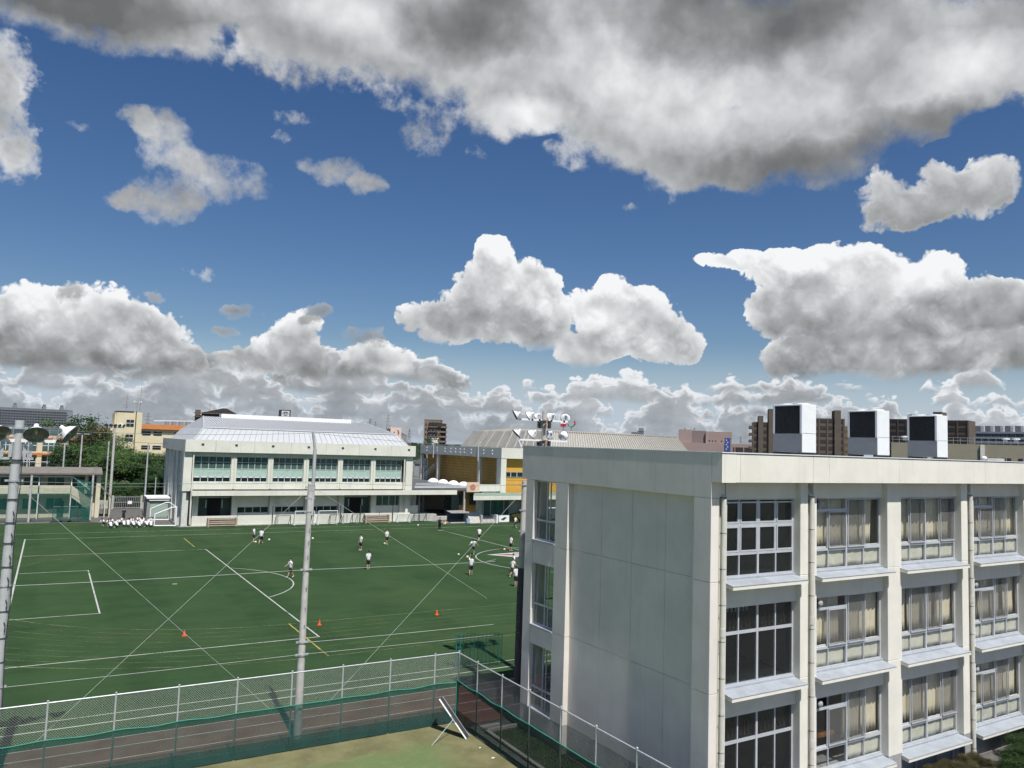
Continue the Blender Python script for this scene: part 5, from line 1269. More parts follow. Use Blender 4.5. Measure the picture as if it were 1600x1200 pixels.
MB().prism([(6.6, 123.8, 4.6), (8.0, 123.8, 3.0), (8.0, 123.8, 2.8), (6.6, 123.8, 4.3)], (0, 3.5, 0)).obj('side_canopy', M_pvroof, pv)
for x, z in ((7.3, 3.0), (7.9, 2.8)): MB().tube((x, 123.9, 0), (x, 123.9, z), .08, seg=6).obj('canopy_post', M_pav, pv)
bn = thing('batting_net', 'green batting net hung on concrete posts in front of the pavilion', 'net', (-1.7, 119.5, 0))
for x, y in ((-12.5, 119.5), (-1.7, 119.3), (5.45, 120.6)): MB().tube((x, y, 0), (x, y, 6.1), .16, .13, 10).obj('post', M_pole, bn)
M_net2 = mat('teal_net', (0.006, 0.095, 0.074), .9, .15, 2, alpha=.38)
v = []; fc = []
for i in range(33):
    x = -12.5+17.95*i/32; y = 119.4+1.2*max(0, (x+1.7)/7.1)-.12; sag = .45*math.sin(math.pi*((x+12.5)/10.8 if x < -1.7 else (x+1.7)/7.15))
    v += [(x, y, 4.55-sag*.3), (x, y-.1*math.sin(i), 3.7-sag), (x, y+.15*math.sin(i*2.2), .03)]
for i in range(32): o = 3*i; fc += [(o+1, o+2, o+5, o+4)]
MB().poly(v, fc).obj('net_curtain', M_net2, bn)
MB().poly([v[3*i] for i in range(33)]+[v[3*i+1] for i in range(33)], [(i, i+33, i+34, i+1) for i in range(32)]).obj('net_swag', mat('teal_net_thin', (0.02, 0.14, 0.11), .9, .15, 2, alpha=.30), bn)
MB().poly([(3.4, 120.1, 5.6), (5.45, 120.5, 5.2), (5.45, 120.5, .1), (4.6, 120.3, .1)], [(0, 1, 2, 3)]).obj('bunched_net', mat('teal_net_thick', (0.008, 0.10, 0.08), .9, .2, 2, alpha=.66), bn)
MB().tube((-12.5, 119.35, 4.62), (-1.7, 119.2, 4.6), .03, seg=5).obj('rope', M_cabg, bn); MB().tube((-1.7, 119.2, 4.6), (15.8, 120.6, 4.5), .03, seg=5).obj('rope', M_cabg, bn)
for k, x in enumerate((1.0, 2.1, 3.0, 4.3)):
    c = thing('net_stand', ['dark green pitching screen farthest left before the pavilion', 'dark green pitching screen second from left before the pavilion', 'dark green pitching screen second from right before the pavilion', 'dark green pitching screen farthest right before the pavilion'][k], 'screen', (x, 118.8, 0), 'pitching screens before the pavilion')
    for s in (0, .9): MB().tube((x+s, 118.8, 0), (x+s, 118.8, 2.0), .05, seg=6).obj('upright', M_gframe2, c)
    MB().tube((x, 118.8, 2.0), (x+.9, 118.8, 2.0), .05, seg=6).obj('top_bar', M_gframe2, c)
    MB().box(x-.3, x+1.1, 118.4, 119.2, .02, .12).obj('foot', M_dark, c)
    MB().poly([(x, 118.8, .1), (x+.9, 118.8, .1), (x+.9, 118.8, 2.0), (x, 118.8, 2.0)], [(0, 1, 2, 3)]).obj('mesh', M_net2, c)
# ---- tall thin posts and lamp standards between pavilion and gymnasium
def post(x, y, h, r, m, label, lamps=0, z0=0):
    t = thing('lamp_standard' if lamps else 'net_post', label, 'lamp post' if lamps else 'post', (x, y, 0), 'posts behind the field')
    MB().tube((x, y, z0), (x, y, h), r, r*.75, 14).obj('pole', m, t, smooth='sides')
    if lamps:
        MB().box(x-1.2, x+1.2, y-.06, y+.06, h-.2, h-.08).obj('crossarm', M_steel, t)
        for k in range(lamps):
            xx = x-1.15+2.3*k/(lamps-1); floodlight(t, (xx, y-.3, h+.15), (.3*(k-1.5), -.8, -.6), .26, (xx, y, h-.1))
    return t
post(8.15, 128, 12.9, .21, M_pole, 'grey lamp standard with white lamps standing before the trees', 5)
post(7.55, 129, 10.7, .13, M_pole2, 'slim white post just left of the grey lamp standard')
post(12.75, 127.5, 10.6, .13, M_pole2, 'slim white post left of the white gymnasium')
post(1.95, 132, 10.6, .14, M_pole2, 'slim white post above the pavilion roof')
post(4.15, 133, 11.8, .14, M_pole, 'grey post with small crossarm above the pavilion roof', 3)
post(14.05, 127, 5.5, .08, M_pole2, 'short white post behind the storage shed')
post(-2.6, 132, 10.2, .13, M_pole2, 'white post half hidden by the left floodlight pole')
for i, (z, lab) in enumerate(((10.9, 'overhead wire upper of three before the trees'), (8.6, 'overhead wire middle of three before the trees'), (7.2, 'overhead wire lowest of three before the trees'))):
    cable(lab, [(-14, 134, z+.2), (8.15, 128.2, z), (15.3, 127, z-.3)], .025, M_dark, .1, 'overhead_wire', 'overhead wires before the trees')

# ================================================================== trees
def leaf_mat(name, c, var=.45):
    m = mat(name, c, .65, var, 1.1, spec=.25, detail=3)
    t = m.node_tree; b = t.nodes['Principled BSDF']
    tl = t.nodes.new('ShaderNodeBsdfTranslucent'); tl.inputs[0].default_value = (c[0]*1.6, c[1]*1.7, c[2]*.9, 1)
    mx = t.nodes.new('ShaderNodeMixShader'); mx.inputs[0].default_value = .22
    t.links.new(b.outputs[0], mx.inputs[1]); t.links.new(tl.outputs[0], mx.inputs[2])
    t.links.new(mx.outputs[0], t.nodes['Material Output'].inputs['Surface'])
    return m
M_leaf = [leaf_mat('leaf_green', (0.062, 0.118, 0.038)), leaf_mat('leaf_dark', (0.042, 0.084, 0.032)), leaf_mat('leaf_fresh', (0.082, 0.145, 0.044)), leaf_mat('leaf_olive', (0.065, 0.070, 0.030))]
M_bark = mat('bark', (0.095, 0.075, 0.055), .9, .3, 4, bump=.5)
def crown_mesh(seed, rx, rz, n_cl, per, leaf, lobes=9):
    """leaves gathered in clumps over several overlapping lobes"""
    g_ = np.random.default_rng(seed); L = g_.uniform((-.62*rx, -.62*rx, -.5*rz), (.62*rx, .62*rx, .5*rz), (lobes, 3)); K = g_.uniform(.44, .70, lobes)
    j = g_.integers(0, lobes, n_cl); d = g_.normal(0, 1, (n_cl, 3))+(0, 0, .25); d /= np.linalg.norm(d, axis=1)[:, None]
    c = L[j]+d*(K[j]*g_.uniform(.62, 1.04, n_cl))[:, None]*(rx, rx, rz); cr = rx*g_.uniform(.07, .15, n_cl)
    c = np.repeat(c, per, 0); d = np.repeat(d, per, 0); cr = np.repeat(cr, per); m_ = n_cl*per
    p = c+g_.normal(0, 1, (m_, 3))*(1, 1, .55)*cr[:, None]
    nr = g_.normal(0, .6, (m_, 3))+(0, 0, 1)+d*.7; nr /= np.linalg.norm(nr, axis=1)[:, None]
    a = np.cross(nr, g_.normal(0, 1, (m_, 3))); a /= np.linalg.norm(a, axis=1)[:, None]; b = np.cross(nr, a); s = leaf*g_.uniform(.6, 1.3, m_)[:, None]
    v = np.stack((p-a*s, p+b*s*.55, p+a*s, p-b*s*.55), 1).reshape(-1, 3)
    me = bpy.data.meshes.new('crown'); me.vertices.add(4*m_); me.vertices.foreach_set('co', v.astype('f').ravel())
    me.loops.add(4*m_); me.loops.foreach_set('vertex_index', np.arange(4*m_, dtype='i')); me.polygons.add(m_)
    me.polygons.foreach_set('loop_start', np.arange(0, 4*m_, 4, dtype='i')); me.update(); me.validate(); return me
CR = [crown_mesh(50+i, 1.0, (.8, 1.05, .7, .9)[i], 900, 26, .034) for i in range(4)]
CRF = [crown_mesh(70+i, 1.0, .8, 200, 16, .06) for i in range(2)]
def tree(x, y, h, rx, label, mi=0, ci=0, group='trees behind the field', far=False, rz=None, z0=0, name='broadleaf_tree'):
    t = thing(name, label, 'tree', (x, y, z0), group)
    rzv = (rz or h*.36); zc = h-rzv*.92
    tr = MB(); tr.tube((0, 0, 0), (.1, 0, zc*.6), .05*h*.5, .03*h*.5, 8)
    r_ = random.Random(int(x*13+y*7))
    for k in range(5):
        a = r_.uniform(0, 6.28); tr.tube((.1, 0, zc*(.45+.1*k*.5)), (math.cos(a)*rx*.5, math.sin(a)*rx*.5, zc+rzv*r_.uniform(-.3, .4)), .014*h*.5, .005*h, 6)
    tr.obj('trunk', M_bark, t, o=(0, 0, 0))
    me = (CRF if far else CR)[ci % (2 if far else 4)]
    key = (me.name, mi)
    if key not in CMESH:
        m2 = me.copy(); m2.materials.append(M_leaf[mi]); CMESH[key] = m2
    c = bpy.data.objects.new('crown', CMESH[key]); COL.objects.link(c); c.parent = t
    c.location = (0, 0, zc); c.scale = (rx, rx, rzv*1.15); c.rotation_euler = (0, 0, r_.uniform(0, 6.28))
    return t
CMESH = {}
TL = [  # x, y, height, radius, leaf, crown, label
 (10.4, 147, 8.9, 4.4, 2, 0, 'broad green tree behind the school gate'),
 (15.0, 146, 8.5, 4.2, 0, 1, 'dense green tree touching the white gymnasium'),
 (6.2, 150, 10.0, 4.0, 0, 2, 'green tree between pavilion roof and lamp standard'),
 (3.1, 149, 9.4, 2.9, 1, 3, 'dark pointed tree above the right end of the pavilion roof'),
 (13.2, 156, 9.3, 4.8, 2, 2, 'lighter green tree below the cream tower'),
 (19.0, 158, 9.0, 4.4, 1, 0, 'dark tree half hidden by the left end of the gymnasium'),
 (9.0, 160, 11.0, 4.2, 0, 1, 'taller tree left of the cream tower'),
 (6.4, 166, 13.2, 3.8, 3, 3, 'olive topped tree rising highest left of the cream tower'),
 (-6.5, 149, 8.0, 3.4, 1, 1, 'dark tree behind the left floodlight pole'),
 (-11.0, 147, 9.0, 4.0, 1, 2, 'dark tree at the left edge of the picture'),
 (16.8, 139.5, 6.4, 3.0, 1, 3, 'low dark tree behind the storage shed'),
 (53.5, 150, 11.4, 4.8, 1, 1, 'dark tree in the gap between the two gymnasiums'),
 (6.2, 142, 6.0, 3.0, 1, 0, 'low bushy tree behind the pavilion end'),
]
for x, y, h, r, mi, ci, l in TL: tree(x, y, h, r, l, mi, ci)
for i, (x, y, s_) in enumerate(((5.2, 139.5, 2.3), (7.4, 140.2, 2.5), (9.8, 141.0, 2.6), (12.3, 141.0, 2.4), (14.6, 140.0, 2.2))):
    hs = thing('hedge_shrub', ['bushy green shrub behind the pavilion corner', 'bushy green shrub left behind the school gate', 'bushy green shrub in the middle behind the school gate', 'bushy green shrub right behind the school gate', 'bushy green shrub behind the storage shed'][i], 'shrub', (x, y, 0), 'shrubs behind the school gate')
    key = (CR[i % 4].name, i % 2)
    if key not in CMESH: m2 = CR[i % 4].copy(); m2.materials.append(M_leaf[i % 2]); CMESH[key] = m2
    c = bpy.data.objects.new('foliage', CMESH[key]); COL.objects.link(c); c.parent = hs; c.location = (0, 0, s_*.8); c.scale = (s_, s_*.8, s_*1.2)
    MB().tube((0, 0, 0), (.1, 0, s_*.7), .10, .05, 6).obj('stem', M_bark, hs, o=(0, 0, 0))
# clipped shrubs
sr = thing('shrub', 'yellow green shrub at the far field edge beside the school corner', 'shrub', (65, 104.4, 0))
for i, (x, y, s) in enumerate(((64.6, 104.6, 1.25), (66.6, 104.8, 1.7), (68.2, 104.7, 1.4))):
    c = bpy.data.objects.new('foliage', CR[i].copy()); c.data.materials.append(leaf_mat('shrub_leaf', (0.10, 0.11, 0.025))); COL.objects.link(c); c.parent = sr; c.location = (x-65, y-104.4, s*.75); c.scale = (s*1.1, s*.8, s*.8)
def hedge(name, label, pts, m, leaf=.045):
    t = thing(name, label, 'shrub', (*pts[0][:2], 0)); r_ = random.Random(len(label))
    for i, (x, y, z, s) in enumerate(pts):
        c = bpy.data.objects.new('foliage', CR[i % 4].copy()); c.data.materials.append(m); COL.objects.link(c); c.parent = t
        c.location = (x-pts[0][0], y-pts[0][1], z); c.scale = (s, s*.8, s*.75); c.rotation_euler = (0, 0, r_.uniform(0, 6))
hedge('hedge', 'dark green bush growing against the school wall at the bottom right corner', [(33.6+i*.55, 16.5+.3*((i*7) % 3-1), .45+.08*((i*5) % 4)+.03*i, .70+.10*((i*3) % 3)) for i in range(12)]+[(32.6+i*.7, 15.7, .3, .7) for i in range(9)], leaf_mat('hedge_leaf', (0.030, 0.062, 0.018)))
hedge('brown_leafed_bush', 'low brownish bush at the foot of the school wall', [(28.6+i*.6, 17.1+.15*(i % 2), .35, .45) for i in range(7)], leaf_mat('red_leaf', (0.070, 0.062, 0.028)))

# ================================================================== buildings beyond the grounds
def far_thing(name, label, cat, x, y, rot, group=None):
    t = thing(name, label, cat, (x, y, 0), group); t.rotation_euler = (0, 0, rot); return t
def lb_(t, name, m, x0, x1, y0, y1, z0, z1, par=None): return MB().box(x0, x1, y0, y1, z0, z1).obj(name, m, par or t, o=(0, 0, 0))
WM = {}
def win_grid(t, xs, zs, w, h, y, m, name='window', side=None):
    """one shared window mesh, one object per opening"""
    key = (round(w, 2), round(h, 2), m.name, side)
    for x in xs:
        for z in zs:
            if key not in WM:
                o = (MB().box(-w/2, w/2, -.12, .05, 0, h) if side is None else MB().box(-.12, .12, -w/2, w/2, 0, h)).obj(name, m, t, o=(0, 0, 0)); WM[key] = o.data
            else:
                o = bpy.data.objects.new(name, WM[key]); COL.objects.link(o); o.parent = t
            o.location = (x, y, z) if side is None else (side, x, z)
bear = lambda x, y: -math.atan2(x, y)
M_b1 = mat('grey_blue_wall', (0.15, 0.165, 0.19), .9, .06, .1); M_b1l = mat('grey_pale_wall', (0.21, 0.225, 0.24), .9, .05, .1); M_bwin = mat('far_window', (0.030, 0.034, 0.042), .3, .2, .3)
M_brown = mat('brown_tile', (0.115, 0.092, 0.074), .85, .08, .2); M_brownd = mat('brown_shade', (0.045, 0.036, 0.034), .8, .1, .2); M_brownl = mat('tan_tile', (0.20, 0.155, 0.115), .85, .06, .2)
M_yel = mat('school_yellow', (0.64, 0.57, 0.385), .8, .05, .4, streak=.08); M_or = mat('orange_band', (0.58, 0.22, 0.07), .75, .06, .5)
M_pink = mat('pink_wall', (0.33, 0.25, 0.23), .85, .04, .2); M_pinkd = mat('mauve_wall', (0.21, 0.165, 0.165), .85, .04, .2)
M_beige = mat('beige_wall', (0.30, 0.27, 0.205), .85, .06, .3)
# -- cream and orange school beyond the trees
ys = thing('cream_school', 'cream school block with tall stair tower and orange eaves beyond the trees', 'building', (12.5, 190, 0))
def Yb_(name, m, *a, par=None): return box(name, m, par or ys, *a)
Yb_('stair_tower', M_yel, 12.3, 17.35, 190, 198, 0, 16.6); Yb_('tower_coping', M_dark, 12.2, 15.6, 189.9, 198, 16.6, 16.8)
Yb_('tower_side', M_yel, 11.9, 12.3, 190.4, 198, 0, 16.3); Yb_('wing', M_yel, 17.35, 31, 191.5, 202, 0, 13.1); Yb_('eaves', M_or, 17.0, 31, 190.8, 202, 13.0, 14.05); Yb_('eaves', M_or, 9.6, 12.9, 190.4, 202, 9.0, 10.0)
Yb_('wing', M_yel, 8.6, 12.0, 191.5, 202, 0, 13.2)
for z0, z1 in ((13.4, 14.9), (10.15, 11.65), (6.9, 8.4)):
    f = Yb_('window', M_dkglass, 14.25, 15.75, 189.93, 190, z0, z1); MB().box(14.25, 15.75, 189.88, 189.93, (z0+z1)/2-.05, (z0+z1)/2+.05).obj('glazing_bar', M_white, f); MB().box(14.97, 15.03, 189.88, 189.93, z0, z1).obj('glazing_bar', M_alu, f)
for z0, z1 in ((11.6, 12.45), (8.45, 9.3), (5.2, 6.1)):
    for x in (17.7, 20.0, 24.4, 26.8):
        f = Yb_('window', M_dkglass, x, x+1.75, 191.43, 191.5, z0, z1); MB().box(x, x+1.75, 191.4, 191.43, (z0+z1)/2-.03, (z0+z1)/2+.03).obj('glazing_bar', M_alu, f)
MB().tube((16.1, 189.9, 0), (16.1, 189.9, 16.8), .10, seg=6).obj('downpipe', M_dark, ys)
cl = MB().lathe((13.2, 189.96, 13.7), (0, -1, 0), [(0, .42), (.05, .42), (.05, 0)], 14).obj('clock', M_white, ys); MB().box(13.18, 13.22, 189.88, 189.9, 13.7, 14.0).obj('hand', M_dark, cl)
for x in (22.5, 24.0, 25.5, 27): Yb_('rooftop_unit', M_b1l, x, x+.9, 193, 194, 14.05, 15.0)
MB().tube((20, 192, 14.9), (29, 192, 15.2), .05, seg=5).obj('roof_rail', M_steel, ys)
an = MB(); an.tube((14.2, 192, 16.6), (14.2, 192, 20.5), .06, seg=5)
for z, w in ((17.7, .9), (18.1, .7), (19.6, 1.1), (20.0, .8)): an.tube((14.2-w, 192, z), (14.2+w*.6, 192, z), .04, seg=4)
an.obj('aerial', M_concd, ys)
an = MB(); an.tube((17.0, 193, 16.6), (17.1, 193, 22.4), .05, seg=5); an.tube((16.4, 193, 16.6), (16.4, 193, 18.8), .06, seg=5); an.obj('mast', M_concd, ys)
for s in (-1, 1): MB().lathe((16.5+s*.5, 192.9, 19.0), (s*.8, -.3, .3), [(-.3, .05), (0, .12), (.25, .26), (.26, 0)], 8).obj('loudspeaker', M_white, ys)
lw = thing('cream_school_wing', 'long cream school wing with orange bands behind the left floodlights', 'building', (-8, 175, 0))
def Lb(name, m, *a, par=None): return box(name, m, par or lw, *a)
Lb('body', mat('wing_wall', (.50, .46, .36), .8, .06, .4), -22, 5.5, 175.6, 184, 0, 10.9); Lb('roof_storey', M_b1, -22, 4.8, 177.5, 184, 10.9, 12.6)
for z in (10.25, 7.2, 3.9): Lb('band', M_or, -22, 5.5, 175.2, 175.6, z, z+.30)
for x in (-15.6, -9.9, -5.8, -1.95, 2.4): 
    Lb('pilaster', M_yel, x, x+.8, 175.1, 175.6, 0, 10.3)
    for z in (4.32, 7.62): Lb('orange_block', M_or, x-.01, x+.81, 175.05, 175.1, z-.75, z)
for x0 in (-15.0, -9.0, -4.95, -1.1, 3.1):
    for z in (1.5, 4.9, 8.05):
        w_ = 2.8 if x0 < 3 else 1.9
        f = Lb('window', M_gglass if (z > 8) else M_dkglass, x0, x0+w_, 175.5, 175.58, z, z+1.9)
        for k in range(1, 3): MB().box(x0+k*w_/3-.05, x0+k*w_/3+.05, 175.44, 175.5, z, z+1.9).obj('glazing_bar', M_white, f)
        MB().box(x0, x0+w_, 175.44, 175.5, z+.9, z+1.0).obj('glazing_bar', M_white, f)
for x in [-21+1.5*k for k in range(17)]: Lb('roof_window', M_gglass, x, x+1.2, 177.42, 177.5, 11.2, 12.3)
# -- grey slab of flats far left
t = far_thing('apartment_slab', 'long grey slab of flats with three roof turrets far left', 'building', -9.9, 728, bear(-9.9, 728)+.10)
lb_(t, 'body', M_b1, -26, 24.5, 0, 12, 0, 28.6); lb_(t, 'end_wall', M_b1l, 20.0, 24.8, -.3, 12, 0, 27.6)
for k in range(13): lb_(t, 'balcony_slab', M_b1l, -26, 20, -1.0, 0, 2.0+k*2.05, 2.75+k*2.05)
for k in range(26): lb_(t, 'balcony_fin', M_b1, -26+k*1.84, -25.5+k*1.84, -1.15, 0, 1, 28.6)
for x in (-15.5, 4.5, 17.0): u_ = lb_(t, 'roof_turret', M_b1l, x-1.3, x+1.3, 1, 6, 28.6, 30.6); lb_(t, 'turret_cap', M_b1, x-.9, x+.9, 1.5, 5.5, 30.6, 32.4, u_)
# -- dark stepped flats behind the gymnasium ridge
t = far_thing('dark_flats', 'dark stepped block of flats peeping over the white gymnasium ridge', 'building', 76.5, 443.6, bear(76.5, 443.6))
lb_(t, 'body', M_brownd, -8, 10.8, 0, 12, 0, 22.6); MB().prism([(-7, 0, 22.6), (10.6, 0, 22.6), (10.6, 0, 24.4), (5.6, 0, 26.9), (3.6, 0, 26.9), (-3.5, 0, 25.0), (-7, 0, 24.2)], (0, 12, 0)).obj('roof', M_brownd, t, o=(0, 0, 0)); lb_(t, 'stair_tower', M_brown, -10.3, -7.6, 1, 8, 0, 25.6)
for z in (19, 21.6, 23.6): lb_(t, 'balcony', M_brown, -10.8, 10.9, -.9, 0, z, z+.5)
win_grid(t, [-5, -1.5, 2, 5.5, 8.5], (20, 22.4), 1.6, 1.2, -.02, M_bwin)
MB().tube((-3, 4, 24), (-3, 4, 30), .12, seg=4).obj('mast', M_concd, t, o=(0, 0, 0))
# -- dark sign cube with an oval emblem
t = far_thing('rooftop_sign', 'dark rooftop sign box with pale panel and oval emblem above the gymnasium', 'sign', 85.6, 333.3, bear(85.6, 333.3))
M_sgn = mat('sign_dark', (.03, .034, .045), .6, .1, 1); M_sgl = mat('sign_panel', (.62, .62, .64), .6, .03, 1); M_sgo = mat('sign_band', (.45, .28, .18), .6, .1, 1)
lb_(t, 'box', M_sgn, -2.45, 2.45, 0, 3, 20.2, 23.9); pn = lb_(t, 'panel', M_sgl, -1.25, 1.95, -.06, 0, 21.1, 23.5); lb_(t, 'panel_band', M_sgo, -1.25, 1.95, -.06, 0, 20.5, 20.95); lb_(t, 'post', M_concd, -.4, .4, 1, 2, 0, 20.2)
def oval(cx, cz, rx, rz, w, par):
    k = 20; o = [(cx+rx*math.cos(6.283*i/k), -.09, cz+rz*math.sin(6.283*i/k)) for i in range(k+1)]; MB().path([Vector(q) for q in o], w, 4).obj('emblem_ring', M_sgn, par, o=(0, 0, 0))
oval(.35, 22.3, 1.15, .78, .09, pn); oval(.35, 22.3, .36, .76, .08, pn); oval(.35, 22.6, .78, .34, .08, pn)
# -- pale pink sign tower with dark marks
t = far_thing('pink_tower', 'pale pink slab tower with dark crescent mark behind the gymnasium roof', 'building', 115.5, 281, bear(115.5, 281))
M_pk = mat('pale_pink', (.70, .52, .46), .8, .03, .5); lb_(t, 'slab', M_pk, -2.1, 2.1, 0, 3, 0, 17.35)
MB().prism([(-1.1, 0, 14.9), (-.3, 0, 14.9), (-.65, 0, 15.9)], (0, -.06, 0)).obj('triangle_mark', M_sgn, t, o=(0, 0, 0))
cr_ = [(.2+1.15*math.cos(a*.2618-1.571), -.05, 15.4+1.15*math.sin(a*.2618-1.571)) for a in range(13)]+[(.2+.55*math.cos(1.571-a*.2618), -.05, 15.4+1.15*math.sin(1.571-a*.2618)) for a in range(1, 12)]
MB().prism(cr_, (0, -.04, 0)).obj('crescent_mark', mat('sign_brown', (.28, .12, .08), .7, .1, 1), t, o=(0, 0, 0)); lb_(t, 'side_block', M_concd, 2.1, 4.4, 1, 4, 0, 14.4); MB().prism([(2.1, 1, 14.4), (4.6, 1, 14.4), (2.1, 1, 15.6)], (0, 3, 0)).obj('side_roof', M_b1, t, o=(0, 0, 0)); lb_(t, 'low_block', M_brown, -3.6, -2.1, 1, 4, 0, 16.9)
# -- brown tower block
t = far_thing('brown_tower_block', 'brown tower block with balconies standing alone between the gymnasium roofs', 'building', 184, 391.3, bear(184, 391.3)-.10)
lb_(t, 'body', M_brownl, -6, 3.2, 0, 10, 0, 24.4); lb_(t, 'core', M_brown, -3.6, 1.6, -.8, 0, 0, 21.6); lb_(t, 'balcony_side', M_brownd, 3.2, 5.6, .5, 9, 0, 22.8); lb_(t, 'parapet', M_brownl, -6.1, 3.3, -.1, 10, 24.4, 24.8)
for k in range(8): lb_(t, 'balcony', M_brownl, 3.0, 6.2, -.5, 8, 1.4+k*2.7, 2.3+k*2.7); lb_(t, 'balcony', M_brown, -3.7, 1.7, -1.3, -.8, 1.4+k*2.7, 2.2+k*2.7)
win_grid(t, (-2.8, -.9, 1.0), [2.4+k*2.7 for k in range(8)], 1.3, 1.3, -.82, M_bwin); win_grid(t, (-5, 2.5), [2.4+k*2.7 for k in range(8)], .7, 1.2, -.02, M_bwin)
lb_(t, 'dark_top', M_brownd, -3.4, 3.6, -.86, 0, 20.6, 23.2)
# -- roadside sign pair seen between the floodlights
t = far_thing('roadside_sign', 'blue and red panel sign with round green and red sign behind the floodlights', 'sign', 199.8, 288.4, bear(199.8, 288.4))
lb_(t, 'post', M_concd, -.3, .3, .2, .8, 0, 22.0); lb_(t, 'blue_panel', mat('sign_blue', (.04, .07, .30), .5, .05, 1), -1.3, 1.3, 0, .5, 23.6, 25.7); lb_(t, 'red_panel', mat('sign_red', (.42, .03, .04), .5, .05, 1), -1.3, 1.3, 0, .5, 21.2, 22.5); lb_(t, 'white_panel', M_white, -1.3, 1.3, .05, .5, 22.5, 23.6)
for (a0, a1, m) in ((200, 320, mat('sign_green', (.02, .22, .10), .5, .05, 1)), (320, 400, mat('sign_red', (.42, .03, .04), .5))):
    MB().path([Vector((3.6+1.6*math.cos(R(a)), 0, 22.9+1.6*math.sin(R(a)))) for a in range(a0, a1+1, 10)], .32, 6).obj('ring_segment', m, t, o=(0, 0, 0))
for k in range(6): MB().lathe((5.3+.35*(k % 2), 0, 22.1+k*.42), (0, -1, 0), [(0, .17), (.1, .17), (.1, 0)], 8).obj('dot', MATS['sign_green'], t, o=(0, 0, 0))
lb_(t, 'round_post', M_concd, 3.4, 3.8, .2, .6, 0, 21.4)
# -- long grey building with rooftop plant
t = far_thing('grey_works', 'long grey building with plant on its roof behind the ochre gymnasium', 'building', 277.6, 324, bear(277.6, 324))
lb_(t, 'body', M_b1l, -18, 15, 0, 14, 0, 17.6); lb_(t, 'plant_tower', M_b1, -6.5, .2, 3, 8, 17.6, 21.4); lb_(t, 'tower_top', M_b1l, -2.6, .2, 3.5, 7, 21.4, 23.8); lb_(t, 'tower_ring', M_b1, -3.2, .6, 3.2, 7.4, 21.8, 22.1)
for k in range(9): lb_(t, 'roof_unit', M_b1, -10+k*2.6, -8.6+k*2.6, 1, 3, 17.6, 19.0+.3*(k % 2))
# -- pink commercial block
t = far_thing('pink_store', 'large dusty pink windowless store with blue sign right of the ochre roof', 'building', 241, 241, bear(241, 241))
lb_(t, 'block', M_pink, -11.2, -5.6, 0, 14, 0, 21.2); lb_(t, 'block', M_pinkd, -5.6, .2, 1.2, 14, 0, 20.9); lb_(t, 'block', M_pink, .2, 11.0, 0, 14, 0, 20.6); lb_(t, 'wing', M_pink, -14, 46, -1.5, 10, 0, 15.6); lb_(t, 'car_deck', M_brownd, 11.5, 46, -1.6, -1.5, 11.6, 14.2)
for k in range(9): lb_(t, 'deck_post', M_pink, 12+k*3.6, 12.4+k*3.6, -1.75, -1.6, 11.6, 14.2)
win_grid(t, (1.8, 3.1, 4.4, 6.8), (13.9, 16.4), .45, .5, -1.52 if False else -.02, M_bwin)
sg_ = lb_(t, 'blue_sign', mat('store_blue', (.05, .08, .28), .5, .1, .6), 8.0, 10.4, -1.7, -1.5, 12.4, 18.0); 
for k in range(5): lb_(t, 'sign_stroke', mat('sign_pale', (.45, .50, .62), .6, .1, 1), 8.5+.5*(k % 2), 9.0+.5*(k % 2), -1.74, -1.7, 13.0+k*.95, 13.6+k*.95, sg_)
for k in range(2): lb_(t, 'rooftop_mark', M_concd, -9+k*4, -8.2+k*4, 2, 3, 21.2, 22)
# -- brown apartment blocks behind the air conditioners
def flats(name, label, x, y, w, d, h, rot, mw, ms, cols, floors, towers=(), side=0):
    t = far_thing(name, label, 'building', x, y, bear(x, y)+rot, 'blocks of flats beyond the school roof')
    lb_(t, 'body', mw, -w/2, w/2, 0, d, 0, h)
    fh = h/floors
    for k in range(floors):
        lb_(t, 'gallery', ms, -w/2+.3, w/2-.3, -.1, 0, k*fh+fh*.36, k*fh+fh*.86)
        if side: lb_(t, 'balcony', mw, side*w/2-.2, side*w/2+side*1.4, -.6, d*.7, k*fh+.1, k*fh+fh*.42)
    for c in range(cols+1): lb_(t, 'gallery_pier', mw, -w/2+c*w/cols-.28, -w/2+c*w/cols+.28, -.25, 0, 0, h)
    for a, b, hh in towers: lb_(t, 'stair_tower', mw, a, b, -.8, d*.6, 0, hh)
    return t
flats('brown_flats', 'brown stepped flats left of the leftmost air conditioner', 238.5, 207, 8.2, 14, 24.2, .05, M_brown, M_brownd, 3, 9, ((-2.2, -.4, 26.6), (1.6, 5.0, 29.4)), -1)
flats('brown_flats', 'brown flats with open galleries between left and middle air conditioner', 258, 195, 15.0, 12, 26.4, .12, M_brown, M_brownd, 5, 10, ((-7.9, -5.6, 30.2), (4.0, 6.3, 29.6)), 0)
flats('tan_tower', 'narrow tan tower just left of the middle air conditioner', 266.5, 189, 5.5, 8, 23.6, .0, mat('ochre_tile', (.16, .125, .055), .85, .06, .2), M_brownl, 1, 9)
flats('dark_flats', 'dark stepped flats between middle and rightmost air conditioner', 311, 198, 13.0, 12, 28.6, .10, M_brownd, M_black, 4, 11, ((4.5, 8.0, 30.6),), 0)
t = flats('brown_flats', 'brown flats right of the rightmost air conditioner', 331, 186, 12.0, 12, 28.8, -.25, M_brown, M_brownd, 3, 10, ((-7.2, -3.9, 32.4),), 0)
t = far_thing('grey_slab_flats', 'long pale grey slab of flats at the right edge of the skyline', 'building', 452, 230, bear(452, 230)-.35, 'blocks of flats beyond the school roof')
lb_(t, 'body', M_b1, -14, 34, 0, 12, 0, 28.2)
